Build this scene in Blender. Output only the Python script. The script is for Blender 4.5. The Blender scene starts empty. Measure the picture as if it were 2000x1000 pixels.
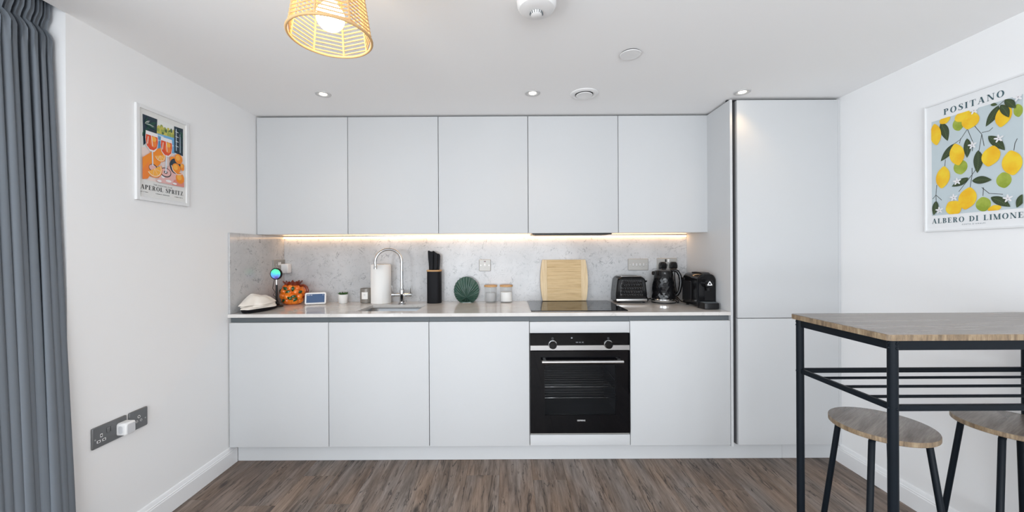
import bpy, bmesh, math, random
from mathutils import Vector, Matrix
random.seed(7)
PI = math.pi
S = bpy.context.scene
C = S.collection

# ------------------------------------------------------------------ camera, world, light, exposure
cam_d = bpy.data.cameras.new('camera'); cam = bpy.data.objects.new('camera', cam_d); C.objects.link(cam)
cam_d.sensor_width = 36.0; cam_d.lens = 751.0 / 2000.0 * 36.0
cam_d.shift_x = 0.004; cam_d.shift_y = -0.003; cam_d.clip_start = 0.02
cam.location = (0, 0, 1.263); cam.rotation_euler = (PI / 2, 0.005, 0)
S.camera = cam
w = bpy.data.worlds.new('daylight'); S.world = w; w.use_nodes = True
w.node_tree.nodes['Background'].inputs[0].default_value = (0.72, 0.84, 1.0, 1)
w.node_tree.nodes['Background'].inputs[1].default_value = 1.2
def area(name, loc, rot, sx, sy, power, col):
    d = bpy.data.lights.new(name, 'AREA'); d.shape = 'RECTANGLE'; d.size = sx; d.size_y = sy
    d.energy = power; d.color = col
    o = bpy.data.objects.new(name, d); C.objects.link(o); o.location = loc; o.rotation_euler = rot
    return o
# daylight entering by the glazing beside the curtain and by the window behind the viewer
area('daylight_side_window', (-1.90, -0.62, 1.10), (0, -PI / 2, 0), 2.0, 2.7, 60, (0.92, 0.963, 1.0))
area('daylight_rear_window', (-.1, -2.52, 1.25), (PI / 2, 0, 0), 2.9, 1.7, 112, (0.92, 0.963, 1.0))
S.view_settings.view_transform = 'Standard'; S.view_settings.look = 'None'
S.view_settings.exposure = 0.0; S.view_settings.gamma = 1.0; S.view_settings.use_curve_mapping = False
S.cycles.max_bounces = 12; S.cycles.diffuse_bounces = 6; S.cycles.glossy_bounces = 4
S.cycles.transmission_bounces = 8; S.cycles.transparent_max_bounces = 8
S.cycles.caustics_reflective = False; S.cycles.caustics_refractive = False
S.cycles.sample_clamp_indirect = 6.0

# ------------------------------------------------------------------ room measures (metres)
XL, XR = -1.672, 1.990          # left and right wall
YB, YR = 2.866, -2.60           # kitchen wall, rear wall
ZC = 2.182                      # ceiling
YF = 2.294                      # front of base doors
YW = 2.556                      # front of wall cabinets
ZT = 0.905                      # worktop

# ------------------------------------------------------------------ mesh helpers
class MB:
    def __init__(s): s.v = []; s.f = []; s.m = []; s.mi = 0; s.M = Matrix.Identity(4)
    def add(s, vs, fs):
        b = len(s.v)
        s.v += [tuple(s.M @ Vector(p)) for p in vs]
        s.f += [tuple(b + i for i in q) for q in fs]; s.m += [s.mi] * len(fs); return s
    def box(s, x0, x1, y0, y1, z0, z1, bev=0, seg=2):
        if bev <= 0:
            vs = [(x, y, z) for z in (z0, z1) for y in (y0, y1) for x in (x0, x1)]
            return s.add(vs, [(0,2,3,1),(4,5,7,6),(0,1,5,4),(2,6,7,3),(0,4,6,2),(1,3,7,5)])
        bm = bmesh.new(); bmesh.ops.create_cube(bm, size=1)
        for v in bm.verts:
            v.co = ((x0+x1)/2 + v.co.x*(x1-x0), (y0+y1)/2 + v.co.y*(y1-y0), (z0+z1)/2 + v.co.z*(z1-z0))
        bmesh.ops.bevel(bm, geom=bm.edges[:], offset=bev, segments=seg, profile=0.5, affect='EDGES')
        bm.verts.index_update()
        vs = [tuple(v.co) for v in bm.verts]; fs = [[v.index for v in f.verts] for f in bm.faces]; bm.free()
        return s.add(vs, fs)
    def tube(s, pts, r, n=12, closed=False, caps=True):
        pts = [Vector(p) for p in pts]; k = len(pts)
        rs = r if isinstance(r, (list, tuple)) else [r] * k
        vs = []; up = None
        for i, p in enumerate(pts):
            if closed: t = pts[(i+1) % k] - pts[i-1]
            else: t = pts[min(i+1, k-1)] - pts[max(i-1, 0)]
            t.normalize()
            if up is None:
                up = Vector((0,0,1)) if abs(t.z) < .9 else Vector((1,0,0))
            a = up - t * up.dot(t)
            if a.length < 1e-6: a = t.orthogonal()
            a.normalize(); b = t.cross(a); up = a
            for j in range(n):
                th = 2*PI*j/n
                vs.append(tuple(p + (a*math.cos(th) + b*math.sin(th))*rs[i]))
        fs = []
        for i in range(k if closed else k-1):
            i2 = (i+1) % k
            for j in range(n):
                j2 = (j+1) % n
                fs.append((i*n+j, i*n+j2, i2*n+j2, i2*n+j))
        if caps and not closed:
            fs.append(tuple(range(n-1, -1, -1))); fs.append(tuple((k-1)*n + j for j in range(n)))
        return s.add(vs, fs)
    def lathe(s, prof, n=32, c=(0,0,0), caps=True, fn=None):
        vs = []; fs = []; k = len(prof)
        for i, (r, z) in enumerate(prof):
            for j in range(n):
                th = 2*PI*j/n
                rr = r if fn is None else fn(r, z, th, i, j)
                vs.append((c[0]+rr*math.cos(th), c[1]+rr*math.sin(th), c[2]+z))
        for i in range(k-1):
            for j in range(n):
                j2 = (j+1) % n
                fs.append((i*n+j, i*n+j2, (i+1)*n+j2, (i+1)*n+j))
        if caps:
            if prof[0][0] > 1e-5: fs.append(tuple(range(n-1, -1, -1)))
            if prof[-1][0] > 1e-5: fs.append(tuple((k-1)*n + j for j in range(n)))
        return s.add(vs, fs)
    def ball(s, c, r, nu=16, nv=10):
        r = r if isinstance(r, (tuple, list)) else (r, r, r)
        vs = [(c[0], c[1], c[2]-r[2])]; fs = []
        for i in range(1, nv):
            ph = -PI/2 + PI*i/nv
            for j in range(nu):
                th = 2*PI*j/nu
                vs.append((c[0]+r[0]*math.cos(ph)*math.cos(th), c[1]+r[1]*math.cos(ph)*math.sin(th), c[2]+r[2]*math.sin(ph)))
        vs.append((c[0], c[1], c[2]+r[2])); T = len(vs)-1
        for j in range(nu):
            j2 = (j+1) % nu
            fs.append((0, 1+j2, 1+j)); fs.append((T, T-nu+j, T-nu+j2))
            for i in range(nv-2):
                a = 1+i*nu
                fs.append((a+j, a+j2, a+nu+j2, a+nu+j))
        return s.add(vs, fs)
    def prism(s, poly, fr, d0, d1, chamfer=0):
        """poly of (a,b); fr(a,b,d) -> xyz; runs from d0 to d1, optional chamfer at the d1 face"""
        n = len(poly); loops = [[(a, b, d0) for a, b in poly]]
        if chamfer > 0:
            ca = sum(p[0] for p in poly)/n; cb = sum(p[1] for p in poly)/n
            ra = max(abs(p[0]-ca) for p in poly); rb = max(abs(p[1]-cb) for p in poly)
            sg = 1 if d1 > d0 else -1
            loops.append([(a, b, d1 - sg*chamfer) for a, b in poly])
            loops.append([(ca+(a-ca)*(1-chamfer/ra), cb+(b-cb)*(1-chamfer/rb), d1) for a, b in poly])
        else: loops.append([(a, b, d1) for a, b in poly])
        vs = [fr(*p) for L in loops for p in L]; fs = []
        for i in range(len(loops)-1):
            for j in range(n):
                j2 = (j+1) % n
                fs.append((i*n+j, i*n+j2, (i+1)*n+j2, (i+1)*n+j))
        fs.append(tuple(range(n-1, -1, -1))); fs.append(tuple((len(loops)-1)*n + j for j in range(n)))
        return s.add(vs, fs)
    def grid(s, fn, nu, nv, cu=False, cv=False):
        vs = [fn(i, j) for j in range(nv) for i in range(nu)]; fs = []
        for j in range(nv if cv else nv-1):
            for i in range(nu if cu else nu-1):
                i2 = (i+1) % nu; j2 = (j+1) % nv
                fs.append((j*nu+i, j*nu+i2, j2*nu+i2, j2*nu+i))
        return s.add(vs, fs)

MW = {}
def obj(name, mb, mats, parent=None, smooth=None, world=True, fixn=True):
    """one mesh object; coordinates of mb are world metres unless world=False (then local to the parent)"""
    vs = mb.v
    if parent is not None and world:
        I = MW[parent.name].inverted(); vs = [tuple(I @ Vector(p)) for p in vs]
    o_loc = Vector((0, 0, 0))
    if parent is None:
        xs = [p[0] for p in vs]; ys = [p[1] for p in vs]; zs = [p[2] for p in vs]
        o_loc = Vector(((min(xs)+max(xs))/2, (min(ys)+max(ys))/2, min(zs)))
        vs = [(p[0]-o_loc.x, p[1]-o_loc.y, p[2]-o_loc.z) for p in vs]
    me = bpy.data.meshes.new(name); me.from_pydata(vs, [], mb.f)
    if not isinstance(mats, (list, tuple)): mats = [mats]
    for m in mats: me.materials.append(m)
    if len(mats) > 1: me.polygons.foreach_set('material_index', mb.m)
    if fixn:
        bm = bmesh.new(); bm.from_mesh(me); bmesh.ops.recalc_face_normals(bm, faces=bm.faces[:]); bm.to_mesh(me); bm.free()
    if smooth is not None:
        me.polygons.foreach_set('use_smooth', [True]*len(me.polygons)); me.set_sharp_from_angle(angle=math.radians(smooth))
    me.update()
    o = bpy.data.objects.new(name, me); C.objects.link(o); o.location = o_loc
    if parent is not None: o.parent = parent; MW[o.name] = MW[parent.name]
    else: MW[o.name] = Matrix.Translation(o_loc)
    return o
def thing(name, label, cat, loc=(0,0,0), rotz=0, group=None):
    o = bpy.data.objects.new(name, None); C.objects.link(o); o.empty_display_size = .05
    o.location = loc; o.rotation_euler = (0, 0, rotz); o['label'] = label; o['category'] = cat
    if group: o['group'] = group
    MW[o.name] = Matrix.Translation(loc) @ Matrix.Rotation(rotz, 4, 'Z')
    return o
def tag(o, label, cat, group=None):
    o['label'] = label; o['category'] = cat
    if group: o['group'] = group
    return o
def struct(o): o['kind'] = 'structure'; return o
def rrect(x0, x1, y0, y1, r, n=6):
    out = []
    for cx, cy, a0 in ((x1-r, y1-r, 0), (x0+r, y1-r, PI/2), (x0+r, y0+r, PI), (x1-r, y0+r, 1.5*PI)):
        for i in range(n+1):
            a = a0 + PI/2*i/n; out.append((cx+r*math.cos(a), cy+r*math.sin(a)))
    return out
def circ(cx, cy, r, n=24, ry=None):
    return [(cx+r*math.cos(2*PI*i/n), cy+(ry or r)*math.sin(2*PI*i/n)) for i in range(n)]
FXZ = lambda a, b, d: (a, d, b)       # profile in x,z; depth along y
FYZ = lambda a, b, d: (d, a, b)       # profile in y,z; depth along x
FXY = lambda a, b, d: (a, b, d)       # profile in x,y; depth along z

# ------------------------------------------------------------------ materials
def mat(name, col, rough=.5, metal=0, spec=.5, coat=0, emit=None, es=0, trans=0, ior=1.45, alpha=1, sheen=0):
    m = bpy.data.materials.new(name); m.use_nodes = True
    b = m.node_tree.nodes['Principled BSDF']; I = b.inputs
    I['Base Color'].default_value = (*col, 1); I['Roughness'].default_value = rough; I['Metallic'].default_value = metal
    I['Specular IOR Level'].default_value = spec; I['Coat Weight'].default_value = coat; I['Coat Roughness'].default_value = .05
    I['Transmission Weight'].default_value = trans; I['IOR'].default_value = ior; I['Alpha'].default_value = alpha
    I['Sheen Weight'].default_value = sheen
    if emit: I['Emission Color'].default_value = (*emit, 1); I['Emission Strength'].default_value = es
    return m
def nt(m): return m.node_tree.nodes, m.node_tree.links, m.node_tree.nodes['Principled BSDF']
def noise(m, scale, detail=4, rough=.55, vec=None, dist=0):
    N, L, b = nt(m); t = N.new('ShaderNodeTexNoise'); t.inputs['Scale'].default_value = scale
    t.inputs['Detail'].default_value = detail; t.inputs['Roughness'].default_value = rough; t.inputs['Distortion'].default_value = dist
    if vec is not None: L.new(vec, t.inputs['Vector'])
    return t.outputs['Fac']
def coords(m, scale=(1,1,1), rnd=False, kind='Object', loc=(0,0,0)):
    N, L, b = nt(m); tc = N.new('ShaderNodeTexCoord'); mp = N.new('ShaderNodeMapping'); mp.inputs['Scale'].default_value = scale
    mp.inputs['Location'].default_value = loc
    src = tc.outputs[kind]
    if rnd:
        oi = N.new('ShaderNodeObjectInfo'); mu = N.new('ShaderNodeMath'); mu.operation = 'MULTIPLY'; mu.inputs[1].default_value = 37.0
        L.new(oi.outputs['Random'], mu.inputs[0]); cb = N.new('ShaderNodeCombineXYZ')
        for k in 'XYZ': L.new(mu.outputs[0], cb.inputs[k])
        ad = N.new('ShaderNodeVectorMath'); ad.operation = 'ADD'; L.new(src, ad.inputs[0]); L.new(cb.outputs[0], ad.inputs[1]); src = ad.outputs[0]
    L.new(src, mp.inputs['Vector']); return mp.outputs['Vector']
def ramp(m, fac, stops):
    N, L, b = nt(m); r = N.new('ShaderNodeValToRGB'); e = r.color_ramp.elements
    while len(e) < len(stops): e.new(.5)
    for i, (p, c) in enumerate(stops): e[i].position = p; e[i].color = (*c, 1) if len(c) == 3 else c
    L.new(fac, r.inputs[0]); return r.outputs['Color']
def mix(m, fac, a, b_, mode='MIX'):
    N, L, b = nt(m); x = N.new('ShaderNodeMix'); x.data_type = 'RGBA'; x.blend_type = mode
    for s, v in ((0, fac), (6, a), (7, b_)):
        if hasattr(v, 'is_linked') or hasattr(v, 'links'): L.new(v, x.inputs[s])
        else: x.inputs[s].default_value = v if s == 0 else (*v, 1)
    return x.outputs[2]
def setc(m, out, sock='Base Color'): N, L, b = nt(m); L.new(out, b.inputs[sock])
def bump(m, h, st=.1, dist=.01):
    N, L, b = nt(m); n = N.new('ShaderNodeBump'); n.inputs['Strength'].default_value = st; n.inputs['Distance'].default_value = dist
    L.new(h, n.inputs['Height']); L.new(n.outputs[0], b.inputs['Normal'])

M = {}
M['wall'] = mat('wall_paint', (.85, .852, .855), .85, spec=.2); bump(M['wall'], noise(M['wall'], 180, 3), .05, .002)
M['ceil'] = mat('ceiling_paint', (.92, .92, .92), .9, spec=.2)
M['skirt'] = mat('skirting_gloss', (.84, .845, .855), .35)
M['door'] = mat('cabinet_lacquer', (.585, .595, .605), .6, spec=.2)
M['carc'] = mat('cabinet_carcass', (.16, .16, .165), .6)
M['under'] = mat('cabinet_underside', (.80, .79, .77), .25)
M['gap'] = mat('shadow_filler', (.035, .035, .038), .7)
M['rail'] = mat('grip_rail_grey', (.115, .13, .14), .45, spec=.4)
M['black'] = mat('black_plastic', (.010, .010, .011), .32, spec=.3)
M['blackgloss'] = mat('black_gloss', (.005, .005, .006), .08, spec=.4)
M['blackmatte'] = mat('black_matte', (.010, .010, .012), .55, spec=.15)
M['glassblack'] = mat('black_ceramic_glass', (.003, .003, .004), .03, spec=.28)
M['white'] = mat('white_plastic', (.82, .82, .82), .35)
M['chrome'] = mat('chrome', (.60, .61, .62), .05, 1)
M['steel'] = mat('brushed_steel', (.52, .52, .52), .28, 1)
M['sink'] = mat('sink_steel', (.24, .25, .26), .30, 1)
M['plate'] = mat('brushed_plate', (.42, .41, .39), .55, .85)
M['gunmetal'] = mat('dark_brushed_plate', (.20, .205, .21), .38, .8)
bump(M['gunmetal'], noise(M['gunmetal'], 300, 2, vec=coords(M['gunmetal'], (1, .05, 1))), .1, .001)
M['frame'] = mat('table_black_metal', (.005, .008, .012), .45, spec=.16)
M['paper'] = mat('tissue_paper', (.85, .84, .82), .95, spec=.1); bump(M['paper'], noise(M['paper'], 220, 2), .15, .001)
M['cotton'] = mat('cream_cotton', (.80, .75, .68), .95, spec=.1, sheen=.3); bump(M['cotton'], noise(M['cotton'], 260, 3), .35, .002)
M['bamboo'] = mat('bamboo_lid', (.58, .33, .14), .5)
setc(M['bamboo'], ramp(M['bamboo'], noise(M['bamboo'], 14, 4, vec=coords(M['bamboo'], (1, 9, 9))), [(.3, (.46, .25, .10)), (.7, (.66, .40, .18))]))
M['glass'] = mat('clear_glass', (.85, .88, .88), .02, alpha=.13)
M['smoke'] = mat('smoked_candle_glass', (.30, .275, .245), .06, alpha=.66)
M['wax'] = mat('candle_wax', (.78, .76, .71), .5)
M['sugar'] = mat('white_sugar', (.86, .86, .85), .9); bump(M['sugar'], noise(M['sugar'], 500, 2), .3, .002)
M['pods'] = mat('grey_sweetener', (.22, .22, .24), .6)
M['led'] = mat('led_diffuser', (1, .9, .75), .5, emit=(1, .60, .30), es=7.5)
M['lamp'] = mat('downlight_lens', (1, 1, 1), .4, emit=(1, .90, .74), es=9)
M['bulb'] = mat('bulb_glow', (1, 1, 1), .4, emit=(1, .76, .42), es=30)
M['rope'] = mat('paper_rope', (.62, .40, .20), .85, spec=.1)
M['orange'] = mat('orange_glaze', (.86, .20, .012), .18, coat=.5)
setc(M['orange'], ramp(M['orange'], noise(M['orange'], 22, 3, vec=coords(M['orange'])), [(.35, (.72, .12, .008)), (.65, (.92, .27, .02))]))
M['brick'] = mat('red_brown_glaze', (.17, .026, .010), .2, coat=.5)
M['leafglaze'] = mat('leaf_glaze', (.012, .065, .012), .2, coat=.4)
M['succ'] = mat('succulent_green', (.035, .10, .025), .5)
M['soil'] = mat('soil', (.03, .022, .015), .9)
M['pot'] = mat('white_pot', (.82, .82, .81), .3)
M['shell'] = mat('green_pressed_glass', (.034, .085, .062), .06, spec=.9, coat=.5)
M['screen'] = mat('blue_screen', (.03, .07, .16), .15, emit=(.03, .075, .18), es=.25)
M['text_w'] = mat('white_print', (.85, .85, .85), .5)
M['red'] = mat('neon_red', (.09, .012, .012), .3)
M['trimgrey'] = mat('satin_trim', (.60, .60, .60), .4)
M['slot'] = mat('pin_slot', (.02, .02, .02), .6)
M['cord'] = mat('lamp_cord', (.72, .7, .66), .6)
M['ovenin'] = mat('oven_enamel', (.075, .08, .085), .45)
M['ovenglass'] = mat('oven_pane', (.01, .011, .013), .03, alpha=.35, spec=.25)

m = M['curt'] = mat('curtain_grey', (.185, .21, .24), .95, spec=.1)
bump(m, noise(m, 900, 2, vec=coords(m, (1, 1, .4))), .12, .001)
m = M['splash'] = mat('quartz_splashback', (.56, .57, .585), .12, spec=.4)
v = coords(m); base = ramp(m, noise(m, 5, 5, vec=v), [(.3, (.47, .475, .485)), (.7, (.57, .575, .585))])
N, L, b = nt(m)
def veins(m, v, sc, wdt, thr, dist):
    N, L, b = nt(m); n1 = noise(m, sc, 5, .6, v, dist)
    a = N.new('ShaderNodeMath'); a.operation = 'SUBTRACT'; a.inputs[1].default_value = .5; L.new(n1, a.inputs[0])
    a2 = N.new('ShaderNodeMath'); a2.operation = 'ABSOLUTE'; L.new(a.outputs[0], a2.inputs[0])
    line = ramp(m, a2.outputs[0], [(0, (1, 1, 1)), (wdt, (0, 0, 0))])
    msk = ramp(m, noise(m, sc*2.1, 3, .5, v), [(thr, (0, 0, 0)), (thr+.08, (1, 1, 1))])
    return mix(m, 1.0, line, msk, 'MULTIPLY')
base = mix(m, veins(m, v, 17, .020, .46, 1.6), base, (.38, .385, .40))
setc(m, mix(m, veins(m, v, 9, .013, .50, 1.3), base, (.22, .225, .24)))
m = M['top'] = mat('quartz_worktop', (.66, .64, .615), .10, spec=.5)
v = coords(m); base = ramp(m, noise(m, 8, 5, vec=v), [(.3, (.62, .595, .57)), (.7, (.72, .70, .675))])
setc(m, mix(m, veins(m, v, 7, .008, .54, 1.0), base, (.50, .48, .46)))
m = M['floor'] = mat('oak_plank', (.12, .09, .07), .42, spec=.35)
v = coords(m, (1, 1, 1), True)
g1 = noise(m, 5, 6, .62, coords(m, (5.5, .55, 1), True), .8)
g2 = noise(m, 30, 5, .7, coords(m, (6, .25, 1), True), .3)
c1 = ramp(m, g1, [(.28, (.075, .060, .052)), (.42, (.165, .133, .112)), (.60, (.265, .225, .198)), (.78, (.34, .300, .275))])
c2 = ramp(m, g2, [(.35, (.62, .60, .58)), (.60, (1, 1, 1))])
c3 = mix(m, .75, c1, c2, 'MULTIPLY')
hue = ramp(m, noise(m, 3, 2, .5, coords(m, (2.2, .5, 1), True)), [(.35, (1.12, .98, .86)), (.65, (.98, 1.0, 1.03))])
c3 = mix(m, 1.0, c3, hue, 'MULTIPLY')
cv = coords(m, (7.5, .8, 1), True)
c3 = mix(m, veins(m, cv, 2.6, .036, .50, 1.6), c3, (.030, .023, .019))
N, L, b = nt(m); vo = N.new('ShaderNodeTexVoronoi'); vo.inputs['Scale'].default_value = 1.0; L.new(coords(m, (5.4, 2.1, 1), True), vo.inputs['Vector'])
dn = N.new('ShaderNodeMath'); dn.operation = 'MULTIPLY_ADD'; dn.inputs[1].default_value = .14; L.new(noise(m, 26, 3, .6, coords(m, (1, .5, 1), True)), dn.inputs[0]); L.new(vo.outputs['Distance'], dn.inputs[2])
c3 = mix(m, ramp(m, dn.outputs[0], [(.10, (.9, .9, .9)), (.19, (0, 0, 0))]), c3, (.030, .024, .021))
gl = ramp(m, noise(m, 60, 4, .7, coords(m, (4, .3, 1), True)), [(.60, (0, 0, 0)), (.74, (.40, .40, .40))])
c3 = mix(m, gl, c3, (.42, .385, .36))
N, L, b = nt(m); oi = N.new('ShaderNodeObjectInfo')
tone = ramp(m, oi.outputs['Random'], [(0, (.86, .82, .80)), (.5, (1.0, .98, .96)), (1, (1.12, 1.10, 1.10))])
setc(m, mix(m, 1.0, c3, tone, 'MULTIPLY')); bump(m, g2, .12, .001)
m = M['tabletop'] = mat('weathered_oak_laminate', (.2, .16, .13), .25, spec=.6)
g1 = noise(m, 4, 5, .6, coords(m, (.8, 7, 7)), .6); g2 = noise(m, 30, 4, .7, coords(m, (.4, 9, 9)))
c1 = ramp(m, g1, [(.3, (.13, .105, .088)), (.5, (.21, .175, .150)), (.72, (.30, .265, .235))])
setc(m, mix(m, .55, c1, ramp(m, g2, [(.35, (.5, .48, .46)), (.6, (1, 1, 1))]), 'MULTIPLY'))
m = M['edge'] = mat('oak_edge_band', (.3, .2, .1), .45)
setc(m, ramp(m, noise(m, 18, 5, .7, coords(m, (3, 3, .6))), [(.3, (.085, .06, .04)), (.5, (.235, .165, .10)), (.72, (.40, .32, .21))]))
m = M['board'] = mat('bamboo_board', (.6, .42, .22), .5)
setc(m, ramp(m, noise(m, 6, 6, .75, coords(m, (.8, 1, 22)), .15), [(.30, (.40, .25, .105)), (.48, (.60, .42, .21)), (.7, (.70, .53, .30))]))
m = M['boardside'] = mat('pale_bamboo_strip', (.72, .56, .34), .5)
setc(m, ramp(m, noise(m, 9, 5, .7, coords(m, (9, 1, .8))), [(.3, (.62, .45, .25)), (.7, (.76, .60, .38))]))
m = M['monitor'] = mat('round_display', (.1, .4, .4), .12)
tc = N = None
N, L, b = nt(m); co = coords(m, (1, 1, 1)); sp = N.new('ShaderNodeSeparateXYZ'); L.new(co, sp.inputs[0])
mr = N.new('ShaderNodeMapRange'); mr.inputs[1].default_value = -.032; mr.inputs[2].default_value = .032; L.new(sp.outputs['Z'], mr.inputs[0])
ad = N.new('ShaderNodeMath'); ad.operation = 'ADD'; L.new(mr.outputs[0], ad.inputs[0])
nn = N.new('ShaderNodeMath'); nn.operation = 'MULTIPLY_ADD'; nn.inputs[1].default_value = .9; nn.inputs[2].default_value = -.45
L.new(noise(m, 45, 2, vec=co), nn.inputs[0]); L.new(nn.outputs[0], ad.inputs[1])
cc = ramp(m, ad.outputs[0], [(0, (.10, .06, .28)), (.3, (.10, .30, .62)), (.55, (.08, .50, .50)), (.8, (.10, .75, .38)), (1, (.03, .25, .14))])
L.new(cc, b.inputs['Base Color']); L.new(cc, b.inputs['Emission Color']); b.inputs['Emission Strength'].default_value = .8

# ------------------------------------------------------------------ setting
mb = MB().box(-2.15, 2.15, YR-.1, 3.0, -.10, -.012)
floor = struct(obj('floor', mb, M['blackmatte']))
pw, plen = .1865, 1.22
n = 0; x = XL - .06; col_i = 0
offs = [.0, .52, .21, .83, .37, .68, .10, .95]
while x < XR:
    y = YR + .0 - offs[col_i % 8]*plen
    y += .62*((col_i*5) % 3)/3 - .3
    while y < YB:
        ya, yb = max(y, YR), min(y+plen, YB); xa, xb = max(x, XL-.29 if True else XL), min(x+pw, XR)
        if yb - ya > .02:
            o = obj('plank', MB().box(xa+.0003, xb-.0003, ya+.0003, yb-.0003, -.012, 0, .0007, 1), M['floor'], floor)
        y += plen
    x += pw; col_i += 1
obj('plank', MB().box(XL-.285, XL-.061, YR, 1.46, -.012, 0), M['floor'], floor)

struct(obj('ceiling', MB().box(XL, XR+.1, YR, YB+.1, ZC, ZC+.12), M['ceil']))
o = struct(obj('trim_1', MB().box(XL-.30, XL, YR, 1.457, ZC+.16, ZC+.20), M['ceil']))       # top of the curtain slot
struct(obj('wall_back', MB().box(XL-.3, XR+.1, YB, YB+.12, -.05, ZC+.1), M['wall']))
struct(obj('wall_left', MB().box(XL-.30, XL, 1.457, YB, -.05, ZC+.2), M['wall']))
struct(obj('wall_right', MB().box(XR, XR+.12, YR, YB, -.05, ZC+.1), M['wall']))
mb = MB(); wx0, wx1, wz0, wz1 = -1.55, 1.35, .40, 2.10
mb.box(XL-.35, wx0, YR-.12, YR, -.05, ZC+.2); mb.box(wx1, XR+.12, YR-.12, YR, -.05, ZC+.2)
mb.box(wx0, wx1, YR-.12, YR, -.05, wz0); mb.box(wx0, wx1, YR-.12, YR, wz1, ZC+.2)
struct(obj('wall_rear', mb, M['wall']))
def window(name, axis, a0, a1, z0, z1, p, nm):
    fr = (lambda x0, x1, zz0, zz1, t: ((x0, x1, p-t, p+t, zz0, zz1) if axis == 'x' else (p-t, p+t, x0, x1, zz0, zz1)))
    mb = MB(); fwd = .05
    for q in ((a0, a1, z0, z0+fwd), (a0, a1, z1-fwd, z1)): mb.box(*fr(*q, .03))
    for i in range(nm+1):
        c = a0 + (a1-a0)*i/nm; lo = max(a0, c-fwd/2); hi = min(a1, c+fwd/2); mb.box(*fr(lo, hi, z0+fwd, z1-fwd, .03))
    o = struct(obj(name, mb, M['frame']))
    for i in range(nm):
        g = MB(); c0 = a0+(a1-a0)*i/nm+fwd/2; c1 = a0+(a1-a0)*(i+1)/nm-fwd/2
        g.box(*fr(c0, c1, z0+fwd, z1-fwd, .004)); obj('pane', g, M['glass'], o)
window('window_1', 'y', YR, 1.457, 0.0, ZC+.16, XL-.27, 4)
window('window_2', 'x', wx0, wx1, wz0, wz1, YR-.06, 3)
struct(obj('wall_outer', MB().box(XL-.34, XL-.30, YR-.12, 1.457, ZC+.155, ZC+.25), M['wall']))
# skirting boards: flat board with an ogee-like top step
def skirt(name, wall, sgn, y0, y1):
    prof = [(0, 0), (.016, 0), (.016, .078), (.0135, .082), (.0135, .087), (.010, .090), (.008, .100), (.005, .106), (0, .108)]
    mb = MB().prism([(wall + sgn*a, b) for a, b in prof], FXZ, y0, y1); return struct(obj(name, mb, M['skirt'], smooth=25))
skirt('baseboard_left', XL, 1, 1.457, 2.348)
skirt('baseboard_right', XR, -1, YR, 2.348)

# ------------------------------------------------------------------ curtain
mb = MB(); nf = 25; y0c, y1c = .78, 1.446; NU = nf*16+1; NV = 60; rr = random.Random(3)
amp = [rr.uniform(.7, 1.2) for _ in range(nf+2)]; ph = [rr.uniform(-.25, .25) for _ in range(nf+2)]; drift = [rr.uniform(-1, 1) for _ in range(nf+2)]
def curt(i, j):
    t = i/(NU-1); k = t*nf; kk = int(min(k, nf-1)); fr = k-kk
    q = j/(NV-1); z = .012 + 2.243*(1-(1-q)**1.9)
    h = 1 - z/2.1
    sm = lambda A: A[kk]*(1-fr) + A[kk+1]*fr
    pinch = math.exp(-((z-2.112)/.022)**2)
    A = .054*sm(amp)*(1-.38*pinch)*(1-.25*min(1, max(0, (z-2.07)/.06))) + .010*max(0, h)
    wv = 2*abs(math.sin(PI*k + .5*sm(ph) + .5*sm(drift)*max(0, h)))**.62 - 1
    hdr = .0085*math.cos(6*PI*k + sm(drift))*min(1, max(0, (z-1.98)/.10))
    x = -1.744 + .078*max(0, h) + A*wv + hdr - .007*pinch
    y = y0c + (y1c-y0c)*t + .012*math.sin(4*PI*k + sm(drift))*(.4+max(0, h)) + .010*sm(drift)*max(0, h)
    return (x, min(y, 1.450), z)
mb.grid(curt, NU, NV)
cu = obj('curtain', mb, M['curt'], smooth=75, fixn=False)
sd = cu.modifiers.new('cloth thickness', 'SOLIDIFY'); sd.thickness = .0015
tag(cu, 'long grey pinch-pleat curtain hanging beside the left wall', 'curtain')

# ------------------------------------------------------------------ kitchen units
def door_panel(x0, x1, z0, z1, y, name, parent, th=.019, m='door'):
    return obj(name, MB().box(x0+.0019, x1-.0019, y, y+th, z0, z1, .0012, 2), M[m], parent, smooth=40)
WE = [-1.668, -1.062, -.460, .1365, .736, 1.3365]
wl = ['grey wall cabinet at the left wall above the towel tray', 'grey wall cabinet above the sink tap, second from the left wall',
      'grey wall cabinet in the middle, above the shell dish', 'grey wall cabinet above the hob with the hood beneath', 'grey wall cabinet beside the tall unit, above the toaster']
for i in range(5):
    x0, x1 = WE[i], WE[i+1]
    t = thing('wall_cabinet', wl[i], 'cabinet', ((x0+x1)/2, YW, 1.394), group='wall cabinets over the worktop')
    obj('body', MB().box(x0+.0005, x1-.0005, YW+.022, YB-.001, 1.400, 2.168), M['carc'], t)
    obj('bottom_panel', MB().box(x0+.0005, x1-.0005, YW+.021, YB-.001, 1.3935, 1.3995), M['under'], t)
    door_panel(x0, x1, 1.394, 2.171, YW, 'door', t)
    obj('top_gap_shade', MB().box(x0+.0005, x1-.0005, YW+.035, YW+.05, 2.1685, ZC-.001), M['gap'], t)  # dark strip added to stand for the shade in the slit below the ceiling
BE = [-1.668, -1.073, -.4735, .126, .7255, 1.3255]
bl = {0: 'grey base cabinet against the left wall', 1: 'grey base cabinet under the sink, second from the left wall', 2: 'grey base cabinet directly left of the oven', 4: 'grey base cabinet between the oven and the tall unit'}
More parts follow.
